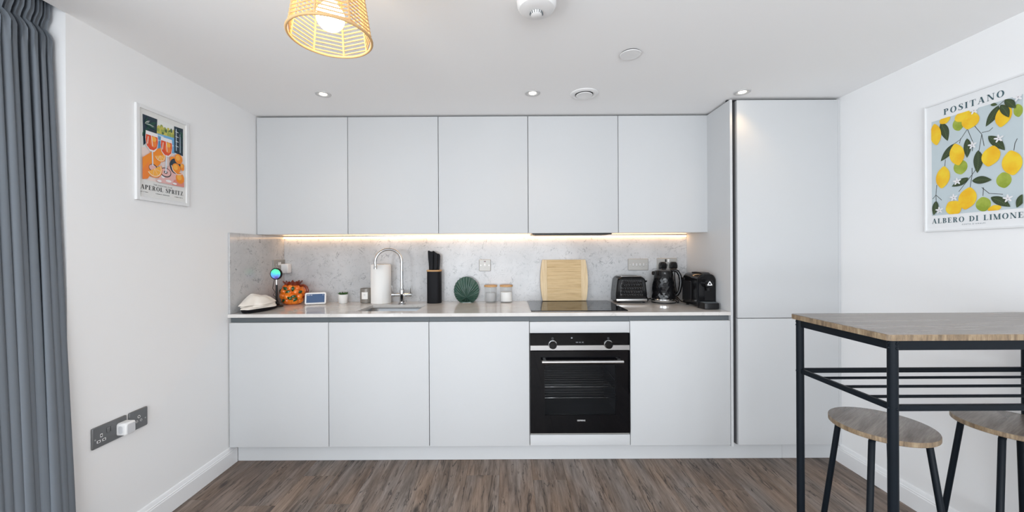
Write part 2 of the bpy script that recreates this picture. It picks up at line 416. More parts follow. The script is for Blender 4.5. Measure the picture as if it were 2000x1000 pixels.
for i in range(5):
    x0, x1 = BE[i], BE[i+1]
    if i == 3: continue
    t = thing('base_cabinet', bl[i], 'cabinet', ((x0+x1)/2, YF, .10), group='base cabinets under the worktop')
    mb = MB(); ys = YF+.022
    # open-topped carcass so the sink bowl can hang inside
    mb.box(x0+.0005, x0+.018, ys, YB-.001, .105, .8835); mb.box(x1-.018, x1-.0005, ys, YB-.001, .105, .8835)
    mb.box(x0+.018, x1-.018, ys, YB-.001, .105, .123); mb.box(x0+.018, x1-.018, YB-.02, YB-.001, .123, .8835)
    obj('body', mb, M['carc'], t)
    obj('grip_rail', MB().box(x0+.0005, x1-.0005, YF+.020, YF+.0215, .845, .8845), M['rail'], t)
    door_panel(x0, x1, .111, .853, YF, 'door', t)
# oven housing
x0, x1 = BE[3], BE[4]
t = thing('oven_housing', 'grey oven housing with filler panels above and below the oven', 'cabinet', ((x0+x1)/2, YF, .10))
mb = MB(); mb.box(x0+.0005, x0+.014, YF+.022, YB-.001, .105, .8835); mb.box(x1-.014, x1-.0005, YF+.022, YB-.001, .105, .8835); mb.box(x0+.014, x1-.014, YF+.022, YB-.001, .105, .123)
obj('body', mb, M['carc'], t)
obj('grip_rail', MB().box(x0+.0005, x1-.0005, YF+.020, YF+.0215, .845, .8845), M['rail'], t)
door_panel(x0, x1, .784, .850, YF, 'upper_panel', t); door_panel(x0, x1, .113, .176, YF, 'lower_panel', t)
obj('vent_trim', MB().box(x0+.004, x1-.004, YF+.002, YF+.016, .178, .187, .001, 1), M['plate'], t)
# tall unit
t = thing('tall_cabinet', 'full-height grey tall cabinet next to the right wall', 'cabinet', (1.66, YF, .10))
obj('side_panel', MB().box(1.3275, 1.3425, YF, YB-.001, .10, 2.171, .001, 1), M['door'], t)
obj('grip_rail', MB().box(1.343, 1.3685, YF+.045, YF+.05, .10, 2.168), M['rail'], t)
obj('body', MB().box(1.369, 1.972, YF+.022, YB-.001, .105, 2.168), M['carc'], t)
door_panel(1.3685, 1.9735, .868, 2.168, YF, 'upper_door', t); door_panel(1.3685, 1.9735, .111, .864, YF, 'lower_door', t)
obj('filler_strip', MB().box(1.975, XR-.0005, YF+.004, YF+.022, .10, 2.171, .001, 1), M['door'], t)
obj('top_gap_shade', MB().box(1.3275, XR-.001, YF+.03, YF+.045, 2.1715, ZC-.001), M['gap'], t)  # near-black strip, painted shade of the gap above the tall unit
# plinth
pl = thing('plinth', 'long pale plinth board along the floor under the units', 'plinth', (0, 2.35, 0))
obj('board', MB().box(XL+.017, 1.669, 2.350, 2.366, .001, .104, .0008, 1), M['door'], pl)
obj('board', MB().box(1.670, XR-.017, 2.350, 2.366, .001, .104, .0008, 1), M['door'], pl)

# worktop with sink cut-out and drainer grooves
wt = MB(); sx0, sx1, sy0, sy1 = -.945, -.570, 2.390, 2.685; z0 = .885; xr = 1.3265; yf = YF-.004; yb = YB-.001; xl = XL+.001
wt.box(xl, -1.36, yf, yb, z0, ZT); wt.box(sx1, xr, yf, yb, z0, ZT)
wt.box(sx0, sx1, yf, sy0, z0, ZT); wt.box(sx0, sx1, sy1, yb, z0, ZT)
wt.box(-1.36, sx0, yf, yb, z0, ZT-.003)
gy = [2.415, 2.460, 2.505, 2.550, 2.595, 2.640]
ya = yf
for g in gy + [None]:
    e = (g-.006) if g else yb
    wt.box(-1.36, sx0, ya, e, ZT-.003, ZT)
    if g: ya = g+.006
worktop = obj('worktop', wt, M['top'], fixn=False); tag(worktop, 'pale quartz worktop running from the left wall to the tall unit', 'worktop')
# undermount sink
t = thing('sink', 'small stainless steel undermount sink bowl below the tap', 'sink', ((sx0+sx1)/2, (sy0+sy1)/2, .72))
mb = MB()
loops = [(rrect(sx0-.02, sx1+.02, sy0-.02, sy1+.02, .05), .8845), (rrect(sx0-.002, sx1+.002, sy0-.002, sy1+.002, .045), .8842), (rrect(sx0+.004, sx1-.004, sy0+.004, sy1-.004, .05), .87),
         (rrect(sx0+.008, sx1-.008, sy0+.008, sy1-.008, .055), .745), (rrect(sx0+.03, sx1-.03, sy0+.03, sy1-.03, .06), .722), (rrect(-.80, -.715, 2.50, 2.575, .03), .718)]
n = len(loops[0][0]); vs = [(a, b, z) for L_, z in loops for a, b in L_]; fs = []
for i in range(len(loops)-1):
    for j in range(n): fs.append((i*n+j, i*n+(j+1) % n, (i+1)*n+(j+1) % n, (i+1)*n+j))
fs.append(tuple((len(loops)-1)*n+j for j in range(n))); mb.add(vs, fs)
obj('bowl', mb, M['sink'], t, smooth=40)
obj('drain', MB().lathe([(.043, .7185), (.043, .7215), (.036, .7225), (.03, .7195), (0, .7195)], 24, (-.757, 2.537, 0)), M['chrome'], t, smooth=40)

# splashback slabs
obj_sp = obj('splashback', MB().box(XL+.0125, 1.3270, YB-.012, YB-.0012, ZT+.0005, 1.3925), M['splash']); tag(obj_sp, 'grey veined quartz splashback on the wall behind the worktop', 'splashback')
o = obj('splashback', MB().box(XL+.001, XL+.012, YF+.002, YB-.0125, ZT+.0005, 1.3925, .0008, 1), M['splash']); tag(o, 'short veined quartz splashback on the left wall behind the towel', 'splashback')

# LED strip under the wall cabinets
t = thing('led_strip', 'warm glowing strip light under the wall cabinets', 'light', (0, 2.84, 1.375))
obj('profile', MB().box(-1.655, 1.318, 2.828, 2.8525, 1.3865, 1.3932), M['steel'], t)
obj('diffuser', MB().box(-1.653, 1.316, 2.830, 2.8505, 1.3765, 1.3862, .003, 2), M['led'], t)
t = thing('cooker_hood', 'dark slim cooker hood set under the fourth wall cabinet', 'hood', (.436, 2.7, 1.383))
obj('body', MB().box(.165, .700, 2.588, 2.80, 1.3855, 1.3932, .001, 1), M['black'], t)
obj('filter_grille', MB().box(.185, .68, 2.61, 2.78, 1.3835, 1.3853), M['rail'], t)

# oven
ox0, ox1 = .1305, .7210
t = thing('oven', 'black built-in single oven with steel trim between grey panels', 'oven', ((ox0+ox1)/2, YF-.01, .189))
yo = YF-.008
obj('control_panel', MB().box(ox0, ox1, yo, yo+.03, .7120, .7815, .001, 1), M['glassblack'], t)
obj('trim_strip', MB().box(ox0, ox1, yo-.001, yo+.03, .6820, .7115, .001, 1), M['steel'], t)
gw = (.214, .639, .296, .594)
mb = MB(); mb.box(ox0, gw[0], yo, yo+.022, .189, .678); mb.box(gw[1], ox1, yo, yo+.022, .189, .678)
mb.box(gw[0], gw[1], yo, yo+.022, .189, gw[2]); mb.box(gw[0], gw[1], yo, yo+.022, gw[3], .678)
d = obj('door', mb, M['glassblack'], t)
obj('pane', MB().box(gw[0]+.0005, gw[1]-.0005, yo+.0015, yo+.005, gw[2]+.0005, gw[3]-.0005), M['ovenglass'], d)
h = MB().tube([(.196, yo-.042, .624), (.672, yo-.042, .624)], .0095, 16); h.box(.205, .223, yo-.040, yo, .617, .631, .002, 1); h.box(.645, .663, yo-.040, yo, .617, .631, .002, 1)
obj('handle', h, M['steel'], d, smooth=40)
mb = MB(); cx0, cx1, cz0, cz1, cy0, cy1 = .17, .68, .25, .64, yo+.024, 2.74
mb.box(cx0, cx0+.004, cy0, cy1, cz0, cz1); mb.box(cx1-.004, cx1, cy0, cy1, cz0, cz1); mb.box(cx0, cx1, cy0, cy1, cz0, cz0+.004); mb.box(cx0, cx1, cy0, cy1, cz1-.004, cz1); mb.box(cx0, cx1, cy1-.004, cy1, cz0, cz1)
obj('cavity', mb, M['ovenin'], t)
for zr in (.450, .383):
    mb = MB(); mb.tube([(.19, yo+.045, zr), (.64, yo+.045, zr), (.668, yo+.06, zr+.012), (.668, 2.70, zr+.012)], .003, 8)
    for k in range(9): mb.tube([(.19, yo+.09+.045*k, zr), (.66, yo+.09+.045*k, zr)], .0015, 6)
    obj('wire_rack', mb, M['chrome'], t, smooth=40)
for kx in (.263, .5935):
    mb = MB().lathe([(.0255, 0), (.0255, .004), (.0235, .006)], 32); mb.mi = 1; mb.lathe([(.0225, .0), (.0225, .022), (.020, .025), (0, .0255)], 32)
    for i, p in enumerate(mb.v): mb.v[i] = (kx + p[0], yo-.001-p[2], .7175 + p[1])
    obj('knob', mb, [M['chrome'], M['blackgloss']], t, smooth=35)

# ------------------------------------------------------------------ lettering
def micro(s0, s1, t0, ht, fr, mb, seed=1, gap=.35):
    # a line of print too small to read: a run of tiny strokes
    r_ = random.Random(seed); x = s0
    while x < s1:
        w_ = ht*r_.uniform(.35, .7)
        if r_.random() > .14: mb.add([fr(x, t0), fr(min(x+w_, s1), t0), fr(min(x+w_, s1), t0+ht), fr(x, t0+ht)], [(0, 1, 2, 3)])
        x += w_ + ht*gap
def bfont(s, size, fr, mb, align='CENTER', spacing=1.0):
    cu = bpy.data.curves.new('lettering', 'FONT'); cu.body = s; cu.size = size; cu.align_x = align; cu.resolution_u = 3; cu.space_character = spacing
    ob = bpy.data.objects.new('lettering', cu); me = bpy.data.meshes.new_from_object(ob)
    mb.add([fr(v.co.x, v.co.y) for v in me.vertices], [tuple(p.vertices) for p in me.polygons])
    bpy.data.objects.remove(ob); bpy.data.meshes.remove(me); bpy.data.curves.remove(cu); return mb
mb = bfont('SIEMENS', .0125, lambda a, b: (.431+a, yo-.0006, .2605+b), MB(), spacing=1.05)
obj('lettering', mb, M['text_w'], d, fixn=False)
mb = MB(); mb.prism(rrect(.372, .382, .752, .760, .002), FXZ, yo-.0004, yo-.0008)
for kx in (.263, .5935):
    for q in (rrect(kx-.005, kx+.005, .7565, .7575, .0004), rrect(kx-.005, kx+.005, .7485, .7495, .0004), rrect(kx-.005, kx-.004, .7495, .7565, .0004), rrect(kx+.004, kx+.005, .7495, .7565, .0004)):
        mb.prism(q, FXZ, yo-.0004, yo-.0008)
for q in (-.022, -.017, -.012, -.002, .003, .014, .020): mb.prism(rrect(.425+q-.0016, .425+q+.0016, .7265, .7325, .0006), FXZ, yo-.0004, yo-.0008)
mb2 = MB(); mb2.f = mb.f; mb2.v = mb.v; mb2.m = mb.m
obj('display_marks', mb2, mat('dim_display', (.22, .23, .25), .5), t, fixn=False)['kind'] = 'stuff'

# hob
t = thing('hob', 'flat black glass induction hob set into the worktop', 'hob', (.436, 2.6, ZT))
obj('glass', MB().prism(rrect(.140, .7325, 2.344, 2.835, .006), FXY, ZT+.0004, ZT+.0052, .001), M['glassblack'], t)
hp_ = mat('hob_print', (.05, .05, .055), .4)
for cx_, cy_, r_ in ((.29, 2.46, .085), (.29, 2.70, .07), (.585, 2.47, .07), (.585, 2.70, .09)):
    pts = circ(cx_, cy_, r_, 40); pin = circ(cx_, cy_, r_-.0012, 40)
    obj('zone_mark', MB().add([(a, b, ZT+.0054) for a, b in pts] + [(a, b, ZT+.0054) for a, b in pin], [(j, (j+1) % 40, 40+(j+1) % 40, 40+j) for j in range(40)]), hp_, t, fixn=False)

# ------------------------------------------------------------------ tap
tx, ty = -.752, 2.722
t = thing('mixer_tap', 'tall chrome swan-neck mixer tap behind the sink', 'tap', (tx, ty, ZT))
obj('base', MB().lathe([(.026, .0006), (.026, .006), (.018, .012), (.0155, .05), (.0165, .052), (.0165, .095), (.013, .106), (.0115, .11)], 28, (tx, ty, ZT)), M['chrome'], t, smooth=35)
dv = Vector((-.162, -.075, 0)); R_ = dv.length/2; dv.normalize(); zc = 1.203
pts = [(tx, ty, ZT+.10), (tx, ty, ZT+.2), (tx, ty, zc-.02)]
for k in range(0, 19):
    a = PI*k/18; q = Vector((tx, ty, 0)) + dv*(R_ - R_*math.cos(a)); pts.append((q.x, q.y, zc + R_*math.sin(a)))
e = Vector((tx, ty, 0)) + dv*(2*R_); pts.append((e.x+.002, e.y, zc-.03))
obj('spout', MB().tube(pts, .0098, 18), M['chrome'], t, smooth=50)
obj('nozzle', MB().lathe([(.0112, 0), (.0112, .018), (.0098, .02)], 20, (e.x+.002, e.y, zc-.046)), M['chrome'], t, smooth=35)
for sg in (-1, 1):
    b_ = obj('valve', MB().tube([(tx+sg*.012, ty, ZT+.066), (tx+sg*.050, ty, ZT+.066), (tx+sg*.052, ty, ZT+.066), (tx+sg*.070, ty, ZT+.066), (tx+sg*.073, ty, ZT+.066)], [.012, .012, .0145, .0145, .012], 20), M['chrome'], t, smooth=35)
    obj('lever', MB().tube([(tx+sg*.062, ty-.004, ZT+.078), (tx+sg*.064, ty-.010, ZT+.105), (tx+sg*.068, ty-.012, ZT+.132)], [.004, .0035, .003], 10), M['chrome'], b_, smooth=40)

# ------------------------------------------------------------------ sockets and switches
def pinset(t, fr, d, round_=False):
    P = [(0, .011, .0045, .007), (-.0105, -.010, .007, .005), (.0105, -.010, .007, .005)] if not round_ else [(0, .011, .0065, .0065), (-.010, -.008, .005, .005), (.010, -.008, .005, .005)]
    for a, b, ra, rb in P:
        o1 = circ(a, b, ra, 16) if round_ else rrect(a-ra, a+ra, b-rb, b+rb, .001, 2)
        o2 = circ(a, b, ra*.55, 12) if round_ else rrect(a-ra*.55, a+ra*.55, b-rb*.55, b+rb*.55, .0006, 2)
        p = obj('pin_surround', MB().prism(o1, fr, d, d+.0006), M['white'], t); obj('pin_hole', MB().prism(o2, fr, d+.0006, d+.0009), M['slot'], p)
def plate(name, label, cat, origin, frm, wd, ht, pm, kind, group='electrical plates'):
    """frm(a,b,d): a right, b up, d out of the wall, relative to the plate's centre"""
    t = thing(name, label, cat, frm(0, -ht/2, 0), group=group)
    obj('plate', MB().prism(rrect(-wd/2, wd/2, -ht/2, ht/2, .005), frm, .0006, .0075, .0025), pm, t, smooth=30)
    for sa in (-1, 1):
        a = sa*(.060 if wd > .1 else .030)
        obj('screw', MB().prism(circ(a, -.0 if 'switch' in kind else -.006, .003, 12), frm, .0072, .0082), M['steel'], t)
    return t
F_left = lambda yc, zc, xw=XL: (lambda a, b, d: (xw+d, yc+a, zc+b))
F_back = lambda xc, zc: (lambda a, b, d: (xc+a, YB-.012-d, zc+b))
def rockers(t, frm, xs, m, zc=.012):
    for xx in xs:
        obj('rocker', MB().prism(rrect(xx-.0055, xx+.0055, zc-.011, zc+.011, .002, 3), frm, .0072, .0105, .0015), m, t, smooth=40)
# left wall pair
fr = F_left(1.607, .523)
t = plate('double_socket', 'dark metal double socket low on the left wall', 'socket', None, fr, .140, .086, M['gunmetal'], 'socket')
pinset(t, lambda a, b, d: fr(a-.036, b-.008, d), .0072)
rockers(t, fr, (-.009, .007), M['gunmetal'], .014)
frs = F_left(1.731, .5235)
t = plate('round_pin_socket', 'dark metal single socket with three round pins beside the double socket', 'socket', None, frs, .086, .086, M['gunmetal'], 'socket')
pinset(t, frs, .0072, True)
t = thing('plug_in_device', 'white rounded plug-in device in the low double socket', 'plug', fr(.04, -.03, .008))
q = lambda a, b, d: fr(a+.0485, b-.004, d)
obj('body', MB().prism(rrect(-.024, .024, -.0265, .0265, .010), q, .008, .046, .005), M['white'], t, smooth=35)
obj('face', MB().prism(rrect(-.018, .018, -.020, .020, .007), q, .0461, .0475, .001), mat('grey_face', (.60, .61, .63), .4), t, smooth=35)
sl = [(p[0], p[1]) for p in rrect(.016, .034, -.016, .016, .008)]
obj('side_button', MB().prism(sl, lambda a, b, d: fr(.0485-.024-d, b-.004, a), -.0004, .0008), mat('grey_button', (.62, .63, .65), .4), t)
# corner socket on the left splashback
fr = F_left(2.782, 1.179, XL+.012)
t = plate('double_socket', 'brushed metal double socket in the left corner above the orange jug', 'socket', None, fr, .140, .086, M['plate'], 'socket')
pinset(t, lambda a, b, d: fr(a-.036, b-.008, d), .0072)
rockers(t, fr, (-.009, .009), M['white'], .014)
q = lambda a, b, d: fr(a+.042, b-.022, d)
t = thing('power_adapter', 'white boxy power adapter plugged in the corner socket', 'plug', q(0, -.035, .008))
obj('body', MB().prism(rrect(-.024, .024, -.034, .034, .006), q, .008, .056, .004), M['white'], t, smooth=35)
# back wall
fr = F_back(-.171, 1.172)
t = plate('switch_plate', 'single brushed metal switch above the shell dish and jars', 'switch', None, fr, .086, .086, M['plate'], 'switch')
rockers(t, fr, (0,), M['white'], .002); obj('neon', MB().prism(rrect(-.008, .008, .026, .032, .001, 2), fr, .0073, .0085), M['red'], t)
fr = F_back(.965, 1.172)
t = plate('switch_plate', 'wide brushed metal plate with four switches above the toaster', 'switch', None, fr, .150, .086, M['plate'], 'switch')
rockers(t, fr, (-.039, -.013, .013, .039), M['steel'], 0)
fr = F_back(1.178, 1.174)
t = plate('double_socket', 'brushed metal double socket with two black plugs above the kettle', 'socket', None, fr, .148, .090, M['plate'], 'socket')
rockers(t, fr, (-.010,), M['slot'], .026); rockers(t, fr, (.010,), M['white'], .026)
for zz in (-.004, -.014): obj('usb_port', MB().prism(rrect(-.006, .006, zz, zz+.005, .001, 2), fr, .0073, .0082), M['slot'], t)
for k, a0 in enumerate((-.038, .040)):
    q = lambda a, b, d: fr(a+a0, b-.008, d)
    p = MB().prism([(-.025, -.020), (-.020, -.026), (.020, -.026), (.025, -.020), (.026, .0), (.022, .016), (.012, .025), (-.012, .025), (-.022, .016), (-.026, .0)], q, .008, .042, .008)
    o = obj('mains_plug', p, M['black'], smooth=40); tag(o, ['black mains plug in the left outlet behind the kettle', 'black mains plug in the right outlet near the coffee machine'][k], 'plug', 'black mains plugs')

# ------------------------------------------------------------------ things on the worktop
# oval tray and towel
mb = MB(); tcx, tcy = -1.585, 2.462
mb.lathe([(.80, 0), (.92, .002), (1.0, .020), (.985, .021), (.9, .006), (0, .005)], 48, (0, 0, 0))
mb.v = [(tcx+p[0]*.068, tcy+p[1]*.160, ZT+.0006+p[2]) for p in mb.v]
o = obj('oval_tray', mb, M['blackmatte'], smooth=35); tag(o, 'black oval tray under the towel in the left corner', 'tray')
t = thing('hand_towel', 'cream folded hand towel heaped on the black tray', 'towel', (tcx, tcy, ZT+.02))
def cloth(cx_, cy_, rx, ry, h, th, ph0, lob, zb):
    def f(i, j):
        a = 2*PI*i/64; r = j/14
        edge = 1 + .10*math.sin(3*a+ph0) + .06*math.sin(5*a+2*ph0) + .03*math.sin(9*a)
        x = rx*r*edge*math.cos(a); y = ry*r*edge*math.sin(a)
        hh = 0
        for (ly, lx, lh, lw) in lob: hh = max(hh, lh*math.exp(-abs((y-ly)/lw)**2.4 - ((x-lx)/.075)**2))
        hh += .0035*math.sin(48*y+55*x+ph0*3) + .0025*math.sin(95*x-60*y+ph0) + .0022*abs(math.sin(70*y+30*x+ph0))
        hh *= (1-r**4)
        droop = -.012*r**3
        return (max(cx_+x, XL+.0135), cy_+y, zb + hh + droop + th*math.sqrt(max(0, 1-r**6)))
    def g(i, j):
        p = f(i, j); r = j/14
        return (p[0], p[1], p[2] - th*(.25+1.75*math.sqrt(max(0, 1-r**6))) if r < 1 else p[2]-.002)
    mb = MB(); mb.grid(f, 64, 15, True); mb.grid(g, 64, 15, True)
    b0 = 64*14; nb = 64*15
    mb.f += [(b0+i, b0+(i+1) % 64, nb+b0+(i+1) % 64, nb+b0+i) for i in range(64)]; mb.m += [0]*64
    return mb
obj('lower_fold', cloth(-1.576, 2.438, .070, .136, .02, .007, .4, [(-.03, 0, .010, .09)], ZT+.038), M['cotton'], t, smooth=80)
obj('middle_fold', cloth(-1.578, 2.444, .070, .134, .02, .006, 2.7, [(-.03, 0, .022, .075), (.085, 0, .016, .05)], ZT+.049), M['cotton'], t, smooth=80)
obj('upper_fold', cloth(-1.582, 2.438, .071, .142, .02, .006, 1.6, [(-.034, -.005, .040, .072), (.078, .0, .024, .060)], ZT+.061), M['cotton'], t, smooth=80)

# round display on its stand
sx, sy = -1.572, 2.612
t = thing('display_stand', 'small round screen on a black post at the left wall', 'display', (sx, sy, ZT))
obj('base', MB().lathe([(.040, .0006), (.040, .006), (.036, .009), (.01, .011)], 28, (sx, sy, ZT)), M['black'], t, smooth=40)
obj('post', MB().tube([(sx, sy, ZT+.008), (sx, sy, ZT+.150)], .0065, 14), M['black'], t, smooth=40)
obj('collar', MB().tube([(sx, sy, ZT+.150), (sx, sy, ZT+.186)], .0055, 14), M['chrome'], t, smooth=40)
mb = MB().lathe([(.0385, 0), (.040, .004), (.040, .012), (.0375, .016), (.033, .016)], 36, caps=False); mb.lathe([(0, 0), (.0385, 0)], 36, caps=False)
mb.v = [(sx+p[0], sy+.004-p[2], 1.129+p[1]) for p in mb.v]
hd = obj('bezel', mb, M['black'], t, smooth=40)
t2 = MB().lathe([(.0335, .0125), (.0335, .0150), (0, .0152)], 36); t2.v = [(p[0], -p[2], p[1]) for p in t2.v]
so = obj('screen', t2, M['monitor'], t, smooth=40, world=False); so.location = (0, .004, 1.129-ZT)
obj('cable', MB().tube([(sx-.016, sy+.004, 1.094), (sx-.022, sy, 1.06), (sx-.027, sy, 1.03), (sx-.010, sy, 1.005), (sx-.026, sy+.002, .985), (sx-.006, sy+.012, .962), (sx+.002, sy+.03, ZT+.006), (sx+.02, sy+.045, ZT+.003)], .0018, 8), M['black'], t, smooth=60)

# orange jug
jx, jy = -1.541, 2.752
t = thing('orange_jug', 'glazed jug covered in moulded oranges and leaves with brown handle', 'jug', (jx, jy, ZT))
rr = random.Random(11); mb = MB()
prof = [(0, .001), (.046, .001), (.058, .012), (.064, .040), (.068, .075), (.064, .108), (.052, .130), (.046, .138)]
mb.lathe(prof, 40, (jx, jy, ZT), caps=False)
for zi, (zz, nb) in enumerate(((.026, 7), (.060, 9), (.092, 9), (.116, 7))):
    rad = .048 if zi in (0, 3) else .060
    for k in range(nb):
        a = 2*PI*(k + .5*(zi % 2))/nb + rr.uniform(-.1, .1); r = rr.uniform(.0225, .0265)
        mb.ball((jx+rad*math.cos(a), jy+rad*math.sin(a), ZT+max(zz+rr.uniform(-.004, .004), r+.001)), r, 14, 9)
obj('body', mb, M['orange'], t, smooth=60)
mb = MB(); n = 60
def crown(i, j):
    a = 2*PI*i/n; s = abs(((i/n*9) % 1)-.5)*2
    r = (.047, .050, .054+.013*s)[min(j, 2)] if j < 3 else (.050+.013*s, .042)[j-3]
    z = (.126, .138, .144+.026*s, .143+.026*s, .130)[j]
    return (jx+r*math.cos(a), jy+r*math.sin(a), ZT+z)
mb.grid(crown, n, 5, True); obj('rim_leaves', mb, M['brick'], t, smooth=50)
obj('handle', MB().tube([(jx+.050, jy, ZT+.128), (jx+.084, jy-.012, ZT+.136), (jx+.106, jy-.014, ZT+.122), (jx+.114, jy-.014, ZT+.096), (jx+.106, jy-.014, ZT+.066), (jx+.078, jy-.006, ZT+.048)], [.009, .0095, .0095, .009, .009, .009], 14), M['brick'], t, smooth=60)
for (a, zz, rot) in ((-2.45, .098, .9), (-1.75, .118, -.5), (-1.45, .096, .4), (-1.05, .115, 1.5), (-1.30, .050, -.4), (-1.02, .062, .2), (-.85, .040, .9), (-1.95, .032, .6), (-.45, .09, .2)):
    rad = .0835 if .04 < zz < .1 else .078
    c = Vector((jx+rad*math.cos(a), jy+rad*math.sin(a), ZT+zz)); nrm = Vector((math.cos(a), math.sin(a), .1)).normalized()
    u_ = Vector((-math.sin(a), math.cos(a), 0)); w_ = nrm.cross(u_); d1 = u_*math.cos(rot)+w_*math.sin(rot); d2 = nrm.cross(d1)
    mb = MB(); vs = []
    for k in range(9):
        s = k/8; hw = .0100*math.sin(PI*s)**.8
        for e_ in (-1, 0, 1): vs.append(tuple(c + d1*((s-.5)*.038) + d2*(e_*hw) + nrm*(.003 if e_ == 0 else 0) - nrm*.010*abs(s-.5)))
    mb.add(vs, [(k*3+e_, k*3+e_+1, k*3+e_+4, k*3+e_+3) for k in range(8) for e_ in (0, 1)])
    mb.add([tuple(Vector(p)-nrm*.006) for p in vs], [(k*3+e_, k*3+e_+3, k*3+e_+4, k*3+e_+1) for k in range(8) for e_ in (0, 1)])
    obj('leaf', mb, M['leafglaze'], t, smooth=60)

# smart display
t = thing('smart_display', 'small white smart display with a blue screen beside the jug', 'display', (-1.370, 2.742, ZT), math.radians(20))
fr_t = math.radians(-14); ct, st_ = math.cos(fr_t), math.sin(fr_t)
def tl(a, b, d): return (a, -d*ct - b*st_ - .030, .002 + b*ct - d*st_)
obj('frame', MB().prism(rrect(-.068, .068, 0, .083, .012), tl, -.004, .008, .003), M['white'], t, smooth=35, world=False)
sc_ = obj('screen', MB().prism(rrect(-.058, .058, .011, .072, .003), tl, .0081, .0088), M['screen'], t, world=False)
mb = MB()
micro(-.053, -.020, .0625, .0040, lambda a, b: tl(a, b, .0091), mb, 5); micro(.044, .053, .0635, .0024, lambda a, b: tl(a, b, .0091), mb, 6); obj('screen_text', mb, M['text_w'], sc_, world=False, fixn=False)
obj('back', MB().prism([(-.055, .0), (.055, .0), (.05, .05), (.035, .066), (-.035, .066), (-.05, .05)], lambda a, b, d: (a, d, .001+b), -.022, .040, .012), M['white'], t, smooth=35, world=False)

# succulent
px_, py_ = -1.196, 2.785
t = thing('succulent', 'tiny green succulent in a white pot on the worktop', 'plant', (px_, py_, ZT))
obj('pot', MB().lathe([(0, .0006), (.027, .0006), (.029, .003), (.036, .060), (.0375, .064), (.035, .065), (.033, .055), (0, .054)], 32, (px_, py_, ZT)), M['pot'], t, smooth=40)
obj('soil', MB().lathe([(.0325, .0555), (.02, .058), (0, .059)], 24, (px_, py_, ZT)), M['soil'], t, smooth=60)
mb = MB(); rr = random.Random(5)
def sleaf(base, d, L_, wd):
    d = Vector(d).normalized(); up = Vector((0, 0, 1)); s_ = d.cross(up).normalized(); nn_ = s_.cross(d)
    pts = [Vector(base) + d*(L_*k/5) + Vector((0, 0, .004*math.sin(PI*k/5))) for k in range(6)]
    m_ = MB(); m_.tube([tuple(p) for p in pts], [wd*.5, wd*.9, wd, wd*.9, wd*.55, .0006], 8); return m_
for k in range(15):
    a = 2.4*k; el = .25+.05*k
    q = sleaf((px_+.008*math.cos(a), py_+.008*math.sin(a), ZT+.058), (math.cos(a)*math.cos(el), math.sin(a)*math.cos(el), math.sin(el)), .026+.008*rr.random()*(1 if k < 9 else .6), .0048)
    obj('leaf', q, M['succ'], t, smooth=60)

# candle
cx_, cy_ = -1.034, 2.812
t = thing('candle', 'smoky glass candle with a white label beside the paper roll', 'candle', (cx_, cy_, ZT))
obj('jar', MB().lathe([(0, .0006), (.042, .0006), (.045, .004), (.045, .104), (.0435, .105), (.042, .104), (.042, .009), (0, .008)], 36, (cx_, cy_, ZT)), M['smoke'], t, smooth=40)
obj('wax', MB().lathe([(0, .009), (.0415, .009), (.0415, .062), (0, .062)], 32, (cx_, cy_, ZT)), M['wax'], t, smooth=40)
obj('wick', MB().tube([(cx_, cy_, ZT+.06), (cx_+.001, cy_, ZT+.078)], .001, 6), M['black'], t)
mb = MB(); mb.grid(lambda i, j: (cx_+.0455*math.sin(-.50+1.0*i/10), cy_-.0455*math.cos(-.50+1.0*i/10), ZT+.030+.050*j), 11, 2)
lab = obj('paper_label', mb, M['paper'], t, fixn=False)
mb = MB()
for row, (wd, zz) in enumerate(((.012, .066), (.016, .060), (.010, .054))):
    mb.grid(lambda i, j: (cx_+.0458*math.sin(-wd/.09+wd/.045*i/6), cy_-.0458*math.cos(-wd/.09+wd/.045*i/6), ZT+zz+.0012*j), 7, 2)
obj('label_print', mb, mat('grey_print', (.35, .35, .36), .7), lab, fixn=False)

# paper towel roll
kx, ky = -.916, 2.783
t = thing('paper_towel_roll', 'tall white paper towel roll standing behind the sink', 'paper roll', (kx, ky, ZT))
obj('roll', MB().lathe([(.020, .001), (.066, .001), (.0675, .003), (.0675, .277), (.066, .279), (.020, .279), (.020, .001)], 56, (kx, ky, ZT), caps=False), M['paper'], t, smooth=40)
obj('core', MB().lathe([(.0195, .001), (.0195, .2795), (.018, .2795), (.018, .001), (.0195, .001)], 28, (kx, ky, ZT), caps=False), mat('cardboard', (.45, .34, .22), .9), t, smooth=40)
mb = MB()
def loose(i, j):
    a = -2.65 + 1.5*i/20; r = .0681 + .0022*(1-i/20)**2 + (.004*(1-i/6) if i < 6 else 0)
    return (kx+r*math.cos(a), ky+r*math.sin(a), ZT+.0015+.277*j)
mb.grid(loose, 21, 2); o = obj('loose_sheet', mb, M['paper'], t, smooth=60, fixn=False)

